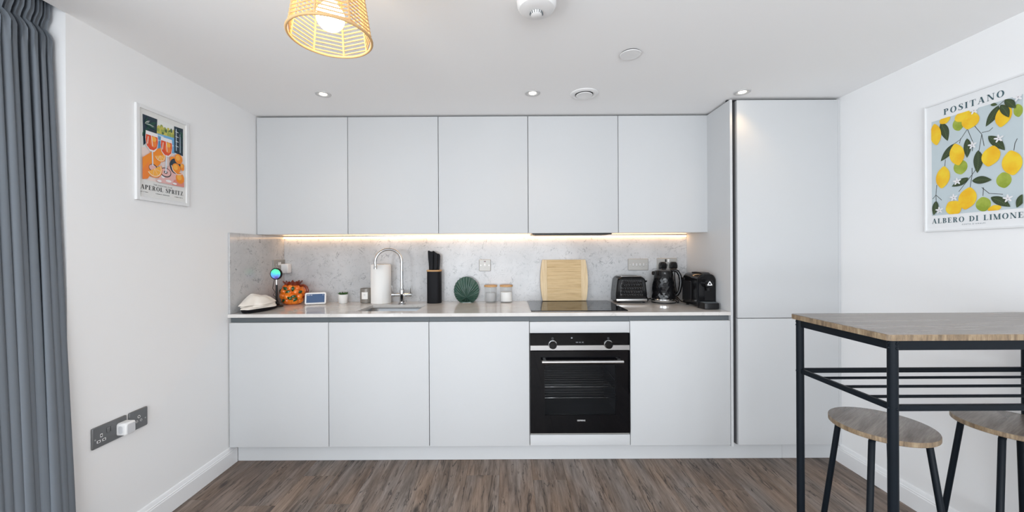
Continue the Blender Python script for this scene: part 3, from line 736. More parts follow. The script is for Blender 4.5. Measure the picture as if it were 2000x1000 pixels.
# knife block
bx_, by_ = -.534, 2.787
t = thing('knife_block', 'black upright knife block with a bamboo top ring', 'knife block', (bx_, by_, ZT))
def oval(hw, hd): return [(bx_+p[0]*hw, by_+p[1]*hd) for p in [(math.copysign(abs(math.cos(2*PI*i/40))**.55, math.cos(2*PI*i/40)), math.copysign(abs(math.sin(2*PI*i/40))**.75, math.sin(2*PI*i/40))) for i in range(40)]]
obj('body', MB().prism(oval(.0505, .050), FXY, ZT+.0006, ZT+.228, .001), M['blackmatte'], t, smooth=40)
obj('top_ring', MB().prism(oval(.053, .052), FXY, ZT+.228, ZT+.2375, .001), M['bamboo'], t, smooth=40)
for k, (dx, dy, hh, ln) in enumerate(((-.030, .012, .140, -.05), (-.016, -.010, .134, .0), (-.002, .010, .138, -.02), (.012, -.008, .126, .03), (.026, .010, .118, .04))):
    kt = thing('kitchen_knife', ['black-handled knife at the left end of the knife block', 'black-handled knife second from the left in the block', 'black-handled knife in the middle of the block', 'black-handled knife second from the right in the block', 'shortest black-handled knife at the right of the block'][k], 'knife', (bx_+dx, by_+dy, ZT+.2375), group='knives in the block')
    pr = [(-.009, 0), (.009, 0), (.0105, hh*.5), (.0105, hh*.85), (.007, hh-.006), (-.004, hh), (-.010, hh*.97), (-.0105, hh*.6), (-.0085, hh*.3)]
    obj('handle', MB().prism([(a+bx_+dx+ln*b, b+ZT+.238) for a, b in pr], FXZ, by_+dy-.011, by_+dy+.011, .003), M['blackmatte'], kt, smooth=40)

# green shell dish
gx, gy_ = -.302, 2.800
t = thing('shell_vase', 'green ribbed glass shell dish standing on its edge', 'vase', (gx, gy_, ZT))
NA, NR = 224, 16; RS = .0905; piv = .034
def shell(side):
    def f(i, j):
        a = 2*PI*i/NA; r = j/(NR-1); dx, dz = math.sin(a), math.cos(a)
        cz_ = .079; bq = dz*(cz_-piv); L_ = bq + math.sqrt(max(0, bq*bq - ((cz_-piv)**2 - RS*RS)))
        rib = abs(math.cos(a*18)); L2 = L_*(1 + .022*rib*(r > .9))
        x = dx*L2*r; z = piv + dz*L2*r
        dome = .022*(1-r**2.2) + .004*r + .0085*rib*min(1, r*2.0)*(1-.3*r**3)
        z = max(z*1.09, .0008)
        return (gx+x, gy_ - side*dome, ZT+z)
    return f
mb = MB(); mb.grid(shell(1), NA, NR, True); mb.grid(shell(-1), NA, NR, True)
b0 = NA*(NR-1); nb = NA*NR
mb.f += [(b0+i, b0+(i+1) % NA, nb+b0+(i+1) % NA, nb+b0+i) for i in range(NA)]; mb.m += [0]*NA
obj('ribbed_body', mb, M['shell'], t, smooth=55)
obj('foot', MB().prism(rrect(gx-.044, gx+.044, gy_-.020, gy_+.020, .015), FXY, ZT+.0006, ZT+.006, .002), M['shell'], t, smooth=35)

# storage jars
for k, (qx, full) in enumerate(((-.127, .030), (-.0135, .074))):
    qy = 2.806; rj = .0445
    t = thing('storage_jar', ['glass jar with bamboo lid, nearly empty, next to the shell dish', 'glass jar with bamboo lid filled with white sugar'][k], 'jar', (qx, qy, ZT), group='storage jars')
    obj('glass_body', MB().lathe([(0, .0006), (rj-.002, .0006), (rj, .003), (rj, .112), (rj-.0018, .112), (rj-.0018, .006), (0, .005)], 40, (qx, qy, ZT)), M['glass'], t, smooth=40)
    obj('lid', MB().lathe([(0, .1125), (rj+.0015, .1125), (rj+.003, .115), (rj+.003, .122), (rj+.001, .1245), (0, .1245)], 40, (qx, qy, ZT)), M['bamboo'], t, smooth=40)
    if k == 1:
        obj('sugar', MB().lathe([(0, .0065), (rj-.003, .0065), (rj-.003, full), (rj*.5, full+.002), (0, full+.001)], 36, (qx, qy, ZT)), M['sugar'], t, smooth=40)
    else:
        rr = random.Random(2); o1 = MB()
        for _ in range(26):
            a = rr.uniform(0, 2*PI); r_ = rr.uniform(0, rj-.013); z_ = .0085+rr.uniform(.0, .018)*(1-.3*r_/rj)
            o1.ball((qx+r_*math.cos(a), qy+r_*math.sin(a), ZT+z_+.004), (.0075, .0075, .005), 10, 6)
        pc = obj('grey_sweets', o1, M['pods'], t, smooth=60); pc['kind'] = 'stuff'
        obj('paper_bag', MB().lathe([(0, .0065), (.035, .0065), (.037, .03), (.036, .068), (0, .066)], 24, (qx, qy+.004, ZT)), mat('clear_bag', (.8, .8, .82), .3, alpha=.35), t, smooth=40)

# chopping board leaning on the splashback
t = thing('chopping_board', 'bamboo chopping board leaning on the splashback behind the hob', 'chopping board', (.411, 2.81, ZT+.005))
bh, tlt = .300, math.atan2(.028, .300)
def bl_(a, b, d): return (.411+a, 2.817 + b*math.sin(tlt) - d*math.cos(tlt), ZT+.0062 + b*math.cos(tlt) + d*math.sin(tlt))
def hwid(b): s = b/bh; return .158 + .016*math.sin(PI*min(1, max(0, s)))**.8
N_ = 24; xs = .124
left = [(-hwid(bh*i/N_), bh*i/N_) for i in range(N_+1)]
obj('side_strip', MB().prism(left + [(-xs, bh), (-xs, 0)], bl_, 0, .016, .0015), M['boardside'], t, smooth=30)
obj('side_strip', MB().prism([(-a, b) for a, b in left][::-1] + [(xs, 0), (xs, bh)], bl_, 0, .016, .0015), M['boardside'], t, smooth=30)
rr = random.Random(4); zz = 0; hs = [.05, .03, .028, .05, .028, .026, .03, .058]
for h_ in hs:
    obj('strip', MB().prism(rrect(-xs+.0002, xs-.0002, zz+.0002, min(bh, zz+h_)-.0002, .0006, 1), bl_, .0003, .0157), M['board'], t); zz += h_

# toaster
tx0, tx1, ty0, ty1 = .762, .983, 2.708, 2.848
toaster = t = thing('toaster', 'black toaster with a quilted front and silver band', 'toaster', ((tx0+tx1)/2, (ty0+ty1)/2, ZT))
tc_ = (tx0+tx1)/2; hw = (tx1-tx0)/2
def tprof(sh=0, z0=.010):
    pr = [(-hw+sh, z0), (hw-sh, z0), (hw-sh, .06), (hw-.006-sh, .115)]
    for k in range(9):
        a = PI/2*k/8; pr.append((hw-.050-sh + .040*math.cos(a), .148-sh*.6 + .040*math.sin(a)))
    for k in range(9):
        a = PI/2+PI/2*k/8; pr.append((-hw+.050+sh + .040*math.cos(a), .148-sh*.6 + .040*math.sin(a)))
    pr += [(-hw+.006+sh, .115), (-hw+sh, .06)]
    return [(tc_+a, ZT+b) for a, b in pr]
obj('body', MB().prism(tprof(), FXZ, ty1, ty0+.004, .010), M['blackgloss'], t, smooth=35)
mb = MB(); GX, GZ = 170, 66
def quilt(i, j):
    u = i/(GX-1)*2-1; vv = j/(GZ-1)
    z = .040 + .122*vv; wmax = hw-.030 - (.016*max(0, (z-.09)/.08)**2)
    row = vv*5; k = int(row); cxp = (u*4.5 + .5*(k % 2)) % 1 - .5; czp = row % 1 - .5
    hgt = max(0, 1 - (abs(cxp)*2)**2)*max(0, 1-(abs(czp)*2)**2)
    ed = min(1, (1-abs(u))*8)*min(1, vv*8)*min(1, (1-vv)*8)
    return (tc_+u*wmax, ty0+.0038 - .0070*hgt*ed - .0012*ed, ZT+z)
mb.grid(quilt, GX, GZ); obj('quilted_front', mb, mat('toaster_front', (.010, .010, .011), .22), t, smooth=60, fixn=False)
obj('silver_band', MB().box(tx0+.002, tx1-.002, ty0-.001, ty1-.002, ZT+.012, ZT+.030, .003, 2), M['steel'], t, smooth=40)
obj('top_plate', MB().prism(rrect(tc_-.075, tc_+.075, ty0+.022, ty1-.022, .012), FXY, ZT+.1870, ZT+.1905, .001), M['steel'], t, smooth=35)
for yy in (ty0+.045, ty0+.083): obj('slot', MB().box(tc_-.062, tc_+.062, yy, yy+.018, ZT+.1895, ZT+.1912), M['slot'], t)
obj('lever', MB().box(tx1-.004, tx1+.016, (ty0+ty1)/2-.012, (ty0+ty1)/2+.012, ZT+.142, ZT+.150, .002, 1).box(tx1+.008, tx1+.018, (ty0+ty1)/2-.012, (ty0+ty1)/2+.012, ZT+.148, ZT+.155, .001, 1), M['black'], t)
for fx in (tx0+.02, tx1-.02):
    for fy in (ty0+.02, ty1-.02): obj('foot', MB().lathe([(.008, .0006), (.009, .012)], 14, (fx, fy, ZT)), M['black'], t)

# kettle
kx, ky = 1.106, 2.735
kettle = t = thing('kettle', 'black faceted electric kettle with a silver base ring', 'kettle', (kx, ky, ZT))
rr = random.Random(9); mb = MB(); NB, NRW = 26, 13; vs = []; fs = []
for j in range(NRW+1):
    s = j/NRW; r = .0815 - .020*s - .004*math.sin(PI*s)*-1
    for i in range(NB):
        a = 2*PI*(i+.5*(j % 2))/NB; rj = r*(1+rr.uniform(-.012, .022)) if 0 < j < NRW else r
        vs.append((kx+rj*math.cos(a), ky+rj*math.sin(a), ZT+.030+.190*s))
for j in range(NRW):
    for i in range(NB):
        i2 = (i+1) % NB; A, B, C_, D = j*NB+i, j*NB+i2, (j+1)*NB+i, (j+1)*NB+i2
        fs += ([(A, B, C_), (B, D, C_)] if j % 2 == 0 else [(A, B, D), (A, D, C_)])
mb.add(vs, fs); obj('faceted_body', mb, M['blackgloss'], t)
obj('base_ring', MB().lathe([(0, .009), (.083, .009), (.084, .011), (.084, .028), (.0815, .0305), (0, .0305)], 44, (kx, ky, ZT)), M['chrome'], t, smooth=35)
obj('power_base', MB().lathe([(0, .0006), (.080, .0006), (.082, .003), (.082, .0085), (0, .0085)], 40, (kx, ky, ZT)), M['black'], t, smooth=35)
obj('lid', MB().lathe([(.0615, .2195), (.060, .227), (.045, .233), (.018, .236), (.016, .243), (0, .244)], 36, (kx, ky, ZT)), M['blackgloss'], t, smooth=40)
ca, sa = math.cos(-.45), math.sin(-.45)
hp = [(.045, .226), (.070, .232), (.092, .222), (.106, .196), (.112, .160), (.110, .120), (.103, .085), (.090, .060), (.072, .052)]
pts = []
for k in range(len(hp)-1):
    for q in range(4):
        s = q/4; pts.append((hp[k][0]*(1-s)+hp[k+1][0]*s, hp[k][1]*(1-s)+hp[k+1][1]*s))
pts.append(hp[-1])
mb = MB().tube([(kx+a*ca, ky+a*sa, ZT+b) for a, b in pts], [.0115]*len(pts), 16)
obj('handle', mb, M['blackgloss'], t, smooth=60)
sp_a = PI-.45
obj('spout', MB().prism([(-.016, .195), (.016, .195), (.009, .222), (-.009, .222)], lambda a, b, d: (kx+math.cos(sp_a)*d - math.sin(sp_a)*a, ky+math.sin(sp_a)*d+math.cos(sp_a)*a, ZT+b), .050, .078, .006), M['blackgloss'], t, smooth=40)

# coffee machine
mx, my0, my1 = 1.2655, 2.445, 2.655; mh = .058
machine = t = thing('coffee_machine', 'black capsule coffee machine against the tall unit panel', 'coffee machine', (mx, 2.55, ZT))
def arch(w_, z0, ztop, ex=.045):
    r = ex; out = [(-w_, z0), (w_, z0)]
    for k in range(13):
        a = PI/2*k/12; out.append((w_-r+r*math.cos(a), ztop-r+r*math.sin(a)))
    for k in range(13):
        a = PI/2+PI/2*k/12; out.append((-w_+r+r*math.cos(a), ztop-r+r*math.sin(a)))
    return [(mx+a, ZT+b) for a, b in out]
obj('body', MB().prism(arch(mh, .012, .218), FXZ, my1, my0, .006), M['blackgloss'], t, smooth=35)
obj('front_rim', MB().prism(arch(mh+.001, .012, .219), FXZ, my0+.014, my0+.006, .001), M['black'], t, smooth=35)
mb = MB().lathe([(.028, 0), (.028, .026), (.024, .030), (0, .031)], 28); mb.v = [(mx+p[0], my0-p[2]+.002, ZT+.158+p[1]) for p in mb.v]
obj('brew_head', mb, M['blackgloss'], t, smooth=35)
obj('spout', MB().lathe([(.010, .112), (.012, .132)], 16, (mx, my0-.014, ZT)), M['black'], t)
mb = MB(); tri = [(0, .017), (-.018, -.013), (.018, -.013)]
def rt(s_, n=5):
    out = []
    for k in range(3):
        p = Vector(tri[k])*s_; a = Vector(tri[k-1])*s_; b_ = Vector(tri[(k+1) % 3])*s_
        p0 = p+(a-p)*.22; p1 = p+(b_-p)*.22
        for q in range(n+1):
            s = q/n; out.append(p0*(1-s)**2 + p*2*s*(1-s) + p1*s*s)
    return out
o_, i_ = rt(1.0), rt(.50); n = len(o_)
gen = lambda P, d: [(mx+.002+p.x, my0-.0292-d, ZT+.160+p.y+ (0 if P is o_ else -.001)) for p in P]
mb.add(gen(o_, .0006)+gen(i_, .0006)+gen(o_, -.001)+gen(i_, -.001), [(j, (j+1) % n, n+(j+1) % n, n+j) for j in range(n)] + [(j, 2*n+j, 2*n+(j+1) % n, (j+1) % n) for j in range(n)] + [(n+j, n+(j+1) % n, 3*n+(j+1) % n, 3*n+j) for j in range(n)])
obj('emblem', mb, M['text_w'], t)
obj('drip_tray', MB().prism([(mx+a, b) for a, b in ((-.050, my0+.004), (-.050, my0-.045), (-.044, my0-.058), (-.030, my0-.064), (.030, my0-.064), (.044, my0-.058), (.050, my0-.045), (.050, my0+.004))], FXY, ZT+.004, ZT+.040, .003), M['black'], t, smooth=35)
obj('drip_grid', MB().prism([(mx+a, b) for a, b in ((-.044, my0), (-.044, my0-.045), (-.028, my0-.058), (.028, my0-.058), (.044, my0-.045), (.044, my0))], FXY, ZT+.0401, ZT+.0425), M['rail'], t)
obj('lever', MB().prism([(my0-.004, .214), (my0+.03, .226), (my0+.09, .228), (my0+.15, .224), (my0+.15, .217), (my0+.03, .217)], lambda a, b, d: (mx+d, a, ZT+b), -.026, .026), M['black'], t)
obj('water_tank', MB().box(mx-mh-.003, mx-mh+.004, my0+.090, my1+.006, ZT+.03, ZT+.165, .002, 1), mat('tank_smoke', (.02, .02, .022), .05, alpha=.9), t)
obj('tank_lid', MB().box(mx-mh-.004, mx+mh-.02, my1-.025, my1+.010, ZT+.166, ZT+.184, .003, 1), M['black'], t)
for fx in (-.04, .04):
    for fy in (my0+.02, my1-.03): obj('foot', MB().lathe([(.009, .0006), (.010, .0125)], 14, (mx+fx, fy, ZT)), M['black'], t)
# flexes
def flex(pts, r, parent):
    P = [Vector(p) for p in pts]; out = []
    for i in range(len(P)-1):
        p0, p1, p2, p3 = P[max(i-1, 0)], P[i], P[i+1], P[min(i+2, len(P)-1)]
        for k in range(8):
            s = k/8; out.append(.5*((2*p1)+(p2-p0)*s+(2*p0-5*p1+4*p2-p3)*s*s+(3*p1-p0-3*p2+p3)*s**3))
    out.append(P[-1]); return obj('power_cord', MB().tube(out, r, 8), M['black'], parent, smooth=60)
z = ZT+.0045
flex([(1.218, 2.812, 1.140), (1.222, 2.815, 1.06), (1.225, 2.80, .97), (1.215, 2.77, .93), (1.195, 2.745, z+.012), (1.175, 2.79, z), (1.200, 2.835, z), (1.225, 2.80, z+.014), (1.205, 2.72, z+.004), (1.19, 2.70, z), (1.192, 2.765, z+.024), (1.222, 2.790, z+.030), (1.232, 2.740, z+.004), (1.240, 2.69, z+.006), (1.245, 2.668, z+.010)], .0038, machine)
flex([(1.000, 2.83, .925), (1.010, 2.805, .935), (1.014, 2.79, z+.008), (1.005, 2.775, z), (1.003, 2.80, z), (1.018, 2.825, z+.018), (1.04, 2.84, z+.01), (1.12, 2.842, .95), (1.140, 2.838, 1.05), (1.140, 2.820, 1.142)], .0036, kettle)

# ------------------------------------------------------------------ bar table and stools
X0, X1, Y0, Y1, TT = 1.070, 1.972, 1.083, 1.460, 1.028
t = thing('bar_table', 'narrow wood-topped bar table on a black tube frame by the right wall', 'table', ((X0+X1)/2, (Y0+Y1)/2, 0))
pts = rrect(X0, X1, Y0, Y1, .012, 4)
mb = MB().prism(pts, FXY, TT-.0015, TT, .001); obj('table_top', mb, M['tabletop'], t, smooth=30)
obj('edge_band', MB().prism(pts, FXY, TT-.0185, TT-.0016), M['edge'], t, smooth=30)
lx0, lx1, ly0, ly1 = 1.096, 1.946, 1.092+.005, 1.445
for lx in (lx0, lx1):
    for ly in (ly0, ly1):
        lg = obj('leg', MB().tube([(lx, ly, .012), (lx, ly, TT-.0188)], .0125, 20), M['frame'], t, smooth=50)
        obj('foot_cap', MB().lathe([(.0135, .0006), (.0135, .012), (.012, .014)], 18, (lx, ly, 0)), M['black'], lg, smooth=40)
za, zb = TT-.047, TT-.0188
for ly, s in ((ly0, 1), (ly1, -1)): obj('apron', MB().box(lx0+.012, lx1-.012, ly-.006, ly+.006, za, zb, .001, 1), M['frame'], t)
for lx in (lx0, lx1): obj('apron', MB().box(lx-.006, lx+.006, ly0+.012, ly1-.012, za, zb, .001, 1), M['frame'], t)
zr = .816
for i, yy in enumerate((ly0, 1.182, 1.2695, 1.357, ly1)):
    e = i in (0, 4); r = .0078 if e else .0048
    if e: obj('shelf_rail', MB().box(lx0+.010, lx1-.010, yy-.006, yy+.006, zr-.0085, zr+.0085, .0015, 1), M['frame'], t)
    else: obj('shelf_rail', MB().tube([(lx0, yy, zr), (lx1, yy, zr)], r, 12), M['frame'], t, smooth=50)
for lx in (lx0, lx1): obj('side_rail', MB().box(lx-.006, lx+.006, ly0+.010, ly1-.010, zr-.0085, zr+.0085, .0015, 1), M['frame'], t)
for lx, sg in ((lx0, -1), (lx1, 1)):
    for ly, sy_ in ((ly0, -1), (ly1, 1)):
        for zz_ in (TT-.027, TT-.040, zr):
            obj('bolt', MB().ball((lx+sg*.0125, ly-sy_*.0, zz_), (.0035, .004, .004), 10, 6), M['frame'], t, smooth=60)
            obj('bolt', MB().ball((lx, ly+sy_*.0125, zz_), (.004, .0035, .004), 10, 6), M['frame'], t, smooth=60)

for k, (cx_, cy_, rot, lab_) in enumerate(((1.318, 1.362, math.radians(35), 'round wooden bar stool under the free end of the table'), (1.780, 1.362, math.radians(28), 'round wooden bar stool under the table end at the right wall'))):
    t = thing('bar_stool', lab_, 'stool', (cx_, cy_, 0), rot, group='bar stools')
    SR, SZ = .1445, .655
    obj('seat', MB().lathe([(0, SZ-.0012), (SR-.001, SZ-.0012), (SR-.001, SZ-.0005), (SR-.003, SZ), (0, SZ)], 64), M['tabletop'], t, smooth=30, world=False)
    obj('edge_band', MB().lathe([(0, SZ-.018), (SR-.002, SZ-.018), (SR, SZ-.016), (SR, SZ-.0025), (SR-.001, SZ-.0013), (0, SZ-.0013)], 64), M['edge'], t, smooth=30, world=False)
    for a in range(4):
        c, s_ = math.cos(a*PI/2), math.sin(a*PI/2)
        tp, bt = .113, .192
        lg = obj('leg', MB().tube([(c*bt, s_*bt, .010), (c*(tp+.004), s_*(tp+.004), SZ-.034), (c*(tp-.010), s_*(tp-.010), SZ-.024), (c*.03, s_*.03, SZ-.024)], .0095, 16), M['frame'], t, smooth=60, world=False)
        obj('foot_cap', MB().lathe([(.0115, .0006), (.0110, .014)], 14, (c*bt, s_*bt, 0)), M['black'], lg, smooth=40, world=False)
        obj('bracket', MB().box(-.016, .016, -.012, .012, SZ-.0195, SZ-.0182), M['frame'], t, world=False).location = (c*.09, s_*.09, 0)
    obj('foot_ring', MB().tube([(.163*math.cos(2*PI*q/4), .163*math.sin(2*PI*q/4), .20) for q in range(4)] , .007, 10, closed=True), M['frame'], t, smooth=60, world=False)

# ------------------------------------------------------------------ ceiling fittings
for k, qx in enumerate((-1.058, .147, 1.353)):
    qy = 2.212
    t = thing('downlight', ['recessed ceiling spotlight above the sink side', 'recessed ceiling spotlight in the middle near the vent', 'recessed ceiling spotlight beside the tall cabinet'][k], 'light', (qx, qy, ZC), group='ceiling spotlights')
    obj('trim_ring', MB().lathe([(.044, -.0006), (.043, -.0035), (.036, -.005), (.030, -.0030), (.021, -.0012), (.0205, -.0006)], 36, (qx, qy, ZC), caps=False), M['trimgrey'], t, smooth=45)
    obj('lens', MB().lathe([(.0203, -.0006), (.0198, -.0018), (0, -.0020)], 28, (qx, qy, ZC)), M['lamp'], t, smooth=45)
    d = bpy.data.lights.new('downlight_beam', 'SPOT'); d.energy = 1.7; d.color = (1, .66, .32); d.spot_size = math.radians(105); d.spot_blend = .8; d.shadow_soft_size = .022
    lo = bpy.data.objects.new('downlight_beam', d); C.objects.link(lo); lo.parent = t; lo.location = (0, 0, -.012)
qx, qy = .446, 2.225
t = thing('ceiling_vent', 'round white extract vent in the ceiling between spotlights', 'vent', (qx, qy, ZC))
obj('ring', MB().lathe([(.081, -.0006), (.080, -.004), (.066, -.011), (.055, -.008), (.050, -.0006)], 48, (qx, qy, ZC), caps=False), M['white'], t, smooth=45)
obj('throat', MB().lathe([(.0498, -.0006), (0, -.0008)], 40, (qx, qy, ZC)), M['gap'], t)
obj('disc', MB().lathe([(.0, -.004), (.040, -.004), (.047, -.009), (.045, -.0125), (.02, -.0105), (0, -.010)], 40, (qx, qy, ZC)), M['white'], t, smooth=45)
qx, qy = .570, 1.775
t = thing('blank_cover', 'flat round white cover disc on the open ceiling', 'cover', (qx, qy, ZC))
obj('disc', MB().lathe([(.0, -.0045), (.045, -.0045), (.047, -.006), (.046, -.0085), (0, -.0088)], 48, (qx, qy, ZC)), M['white'], t, smooth=40)
obj('spacer', MB().lathe([(.043, -.0006), (.043, -.0044)], 36, (qx, qy, ZC)), M['gap'], t)
qx, qy = .107, 1.375
t = thing('smoke_detector', 'white smoke detector on the ceiling at the top of the view', 'detector', (qx, qy, ZC))
obj('base', MB().lathe([(.074, -.0006), (.074, -.012), (.071, -.014)], 48, (qx, qy, ZC)), M['white'], t, smooth=35)
obj('cover', MB().lathe([(.0715, -.014), (.069, -.038), (.062, -.049), (.050, -.053), (.030, -.0545), (0, -.055)], 48, (qx, qy, ZC), caps=False), M['white'], t, smooth=35)
obj('sensor_cap', MB().lathe([(.022, -.054), (.020, -.062), (.015, -.065), (0, -.0655)], 36, (qx, qy+.012, ZC), caps=False), M['white'], t, smooth=35)
for k in range(9):
    a = PI*(k-.0)/8; c, s_ = math.cos(a), math.sin(a)
    obj('sensor_vent', MB().box(-.0008, .0008, -.003, .003, -.0625, -.0535), M['rail'], t, world=False)
    o = t.children[-1] if False else bpy.data.objects[[x.name for x in C.objects if x.name.startswith('sensor_vent')][-1]]
    o.location = (.0215*c, .012-.0215*s_, 0); o.rotation_euler = (0, 0, -a+PI/2)

# ------------------------------------------------------------------ pendant lamp
lx, ly, lz = -.527, 1.150, 1.910
t = thing('pendant_lamp', 'woven paper-rope pendant lampshade with a glowing globe bulb', 'lamp', (lx, ly, lz))
NS = 8; rb, rt_, hs_ = .1165, .090, .165; a_off = PI/2 + .08
def shp(k, s, dr=0): r = rb+(rt_-rb)*s+dr; a = a_off+2*PI*k/NS; return (lx+r*math.cos(a), ly+r*math.sin(a), lz+hs_*s)
obj('bottom_ring', MB().tube([(lx+rb*math.cos(2*PI*k/48), ly+rb*math.sin(2*PI*k/48), lz) for k in range(48)], .0042, 10, closed=True), M['rope'], t, smooth=60)
obj('top_ring', MB().tube([(lx+rt_*math.cos(2*PI*k/48), ly+rt_*math.sin(2*PI*k/48), lz+hs_) for k in range(48)], .0035, 10, closed=True), M['rope'], t, smooth=60)
for k in range(NS): obj('upright', MB().tube([shp(k, 0), shp(k, 1)], .0030, 10), M['rope'], t, smooth=60)
NR_ = 14
for q in range(NR_):
    s = (q+.7)/NR_
    pts = []
    for k in range(NS):
        p, p2 = Vector(shp(k, s, .002)), Vector(shp(k+1, s, .002)); pts += [tuple(p), tuple(p.lerp(p2, .06)), tuple(p.lerp(p2, .94))]
    obj('rope_row', MB().tube(pts, .0021, 8, closed=True), M['rope'], t, smooth=60)
mb = MB()
for k in range(3):
    a = 2*PI*k/3; mb.tube([(lx+.02*math.cos(a), ly+.02*math.sin(a), lz+hs_-.002), (lx+rt_*math.cos(a), ly+rt_*math.sin(a), lz+hs_)], .0016, 8)
obj('spider', mb, M['steel'], t)
obj('lamp_holder', MB().lathe([(.014, .098), (.021, .100), (.021, .150), (.016, .172), (.006, .180)], 24, (lx, ly, lz)), M['white'], t, smooth=40)
obj('bulb', MB().ball((lx, ly, lz+.060), .040, 28, 18), M['bulb'], t, smooth=60)
obj('flex', MB().tube([(lx, ly, lz+.178), (lx, ly, ZC-.02)], .0032, 10), M['cord'], t, smooth=60)
obj('ceiling_rose', MB().lathe([(.008, -.034), (.030, -.030), (.045, -.010), (.046, -.0006)], 32, (lx, ly, ZC)), M['white'], t, smooth=40)

# ------------------------------------------------------------------ posters
def stroke(path, wds):
    """variable-width stroke: list of points, list of horizontal/normal widths -> quads"""
    P = [Vector(p) for p in path]; vs = []
    for i, p in enumerate(P):
        d = (P[min(i+1, len(P)-1)]-P[max(i-1, 0)]).normalized(); n_ = Vector((-d.y, d.x)); w_ = wds[i] if isinstance(wds, list) else wds
        vs += [p+n_*w_/2, p-n_*w_/2]
    return ([(q.x, q.y) for q in vs], [(2*i, 2*i+1, 2*i+3, 2*i+2) for i in range(len(P)-1)])
def didone(ch):
    T, H = .20, .055; out = []
    def bar(x0, x1, y0, y1): out.append(([(x0, y0), (x1, y0), (x1, y1), (x0, y1)], [(0, 1, 2, 3)]))
    def stem(x, w=T, top=True, bot=True, s=.09):
        bar(x-w/2, x+w/2, 0, 1)
        if top: bar(x-w/2-s, x+w/2+s, 1-H, 1)
        if bot: bar(x-w/2-s, x+w/2+s, 0, H)
    def diag(x0, y0, x1, y1, w): out.append(([(x0-w/2, y0), (x0+w/2, y0), (x1+w/2, y1), (x1-w/2, y1)], [(0, 1, 2, 3)]))
    def bowl(xc, yc, rx, ry, a0, a1, t=T, n=18):
        vs = []
        for i in range(n+1):
            a = a0+(a1-a0)*i/n; vs += [(xc+rx*math.cos(a), yc+ry*math.sin(a)), (xc+(rx-t)*math.cos(a), yc+(ry-H)*math.sin(a))]
        out.append((vs, [(2*i, 2*i+1, 2*i+3, 2*i+2) for i in range(n)]))
    W = .8
    if ch == 'I': stem(.19); W = .38
    elif ch == 'L': stem(.19); bar(.2, .66, 0, H); bar(.62, .66, 0, .28); W = .70
    elif ch == 'E':
        stem(.19); bar(.2, .66, 0, H); bar(.62, .66, 0, .28); bar(.2, .64, 1-H, 1); bar(.60, .64, .74, 1); bar(.2, .50, .48, .48+H); bar(.47, .50, .38, .63); W = .72
    elif ch in 'PR':
        stem(.19); bowl(.36, .745, .30, .255, -PI/2, PI/2); bar(.2, .37, 1-H, 1); bar(.2, .37, .49, .49+H); W = .70
        if ch == 'R': diag(.62, 0, .44, .5, .2); bar(.60, .80, 0, H); W = .82
    elif ch == 'B':
        stem(.19); bowl(.36, .765, .27, .235, -PI/2, PI/2); bowl(.37, .27, .31, .27, -PI/2, PI/2)
        bar(.2, .37, 1-H, 1); bar(.2, .38, .49, .49+H); bar(.2, .38, 0, H); W = .72
    elif ch == 'D': stem(.19); bowl(.32, .5, .50, .5, -PI/2, PI/2); bar(.2, .34, 1-H, 1); bar(.2, .34, 0, H); W = .86
    elif ch == 'O': bowl(.43, .5, .42, .52, 0, 2*PI, n=36); W = .86
    elif ch == 'T': stem(.39, top=False); bar(.02, .76, 1-H, 1); bar(.02, .06, .70, 1); bar(.72, .76, .70, 1); W = .78
    elif ch == 'A': diag(.10, 0, .42, 1, H); diag(.70, 0, .42, 1, T); bar(.0, .22, 0, H); bar(.54, .86, 0, H); bar(.20, .62, .30, .30+H); W = .86
    elif ch == 'N': bar(.12, .12+H, 0, 1); diag(.16, 1, .74, 0, T); bar(.74, .74+H, 0, 1); bar(.0, .26, 1-H, 1); bar(.02, .28, 0, H); bar(.64, .90, 1-H, 1); W = .90
    elif ch == 'M': bar(.12, .12+H, 0, 1); diag(.16, 1, .50, 0, T); diag(.52, 0, .82, 1, H); bar(.76, .96, 0, 1); bar(.02, .22, 1-H, 1); bar(.02, .28, 0, H); bar(.82, 1.04, 1-H, 1); bar(.66, 1.04, 0, H); W = 1.06
    elif ch == 'Z': bar(.06, .66, 1-H, 1); bar(.04, .70, 0, H); diag(.16, 0, .56, 1, T); bar(.06, .10, .74, 1); bar(.66, .70, 0, .28); W = .72
    elif ch == 'S':
        pts = [(.56, .76), (.54, .88), (.44, .96), (.32, .975), (.20, .93), (.14, .82), (.16, .70), (.26, .60), (.38, .50), (.50, .38), (.54, .26), (.50, .12), (.40, .045), (.28, .025), (.16, .07), (.08, .16), (.06, .28)]
        out.append(stroke(pts, [H, H, H, H*1.1, .10, .16, .19, .21, .22, .21, .19, .15, .09, H*1.1, H, H, H])); bar(.54, .58, .70, 1); bar(.04, .08, 0, .30); W = .64
    elif ch == 'C': bowl(.43, .5, .42, .52, .6, 2*PI-.6, n=28); W = .8
    return out, W
def serif_text(s, s0, s1, t0, ht, fr, mb, gap=.14, space=.45):
    G = [(None, space) if c == ' ' else didone(c) for c in s]
    tot = sum(g[1] for g in G) + gap*(len(G)-1); k = (s1-s0)/tot; x = 0
    for g, wd in G:
        if g:
            for vs, fs in g: mb.add([fr(s0+(x+a)*k, t0+b*ht) for a, b in vs], fs)
        x += wd+gap
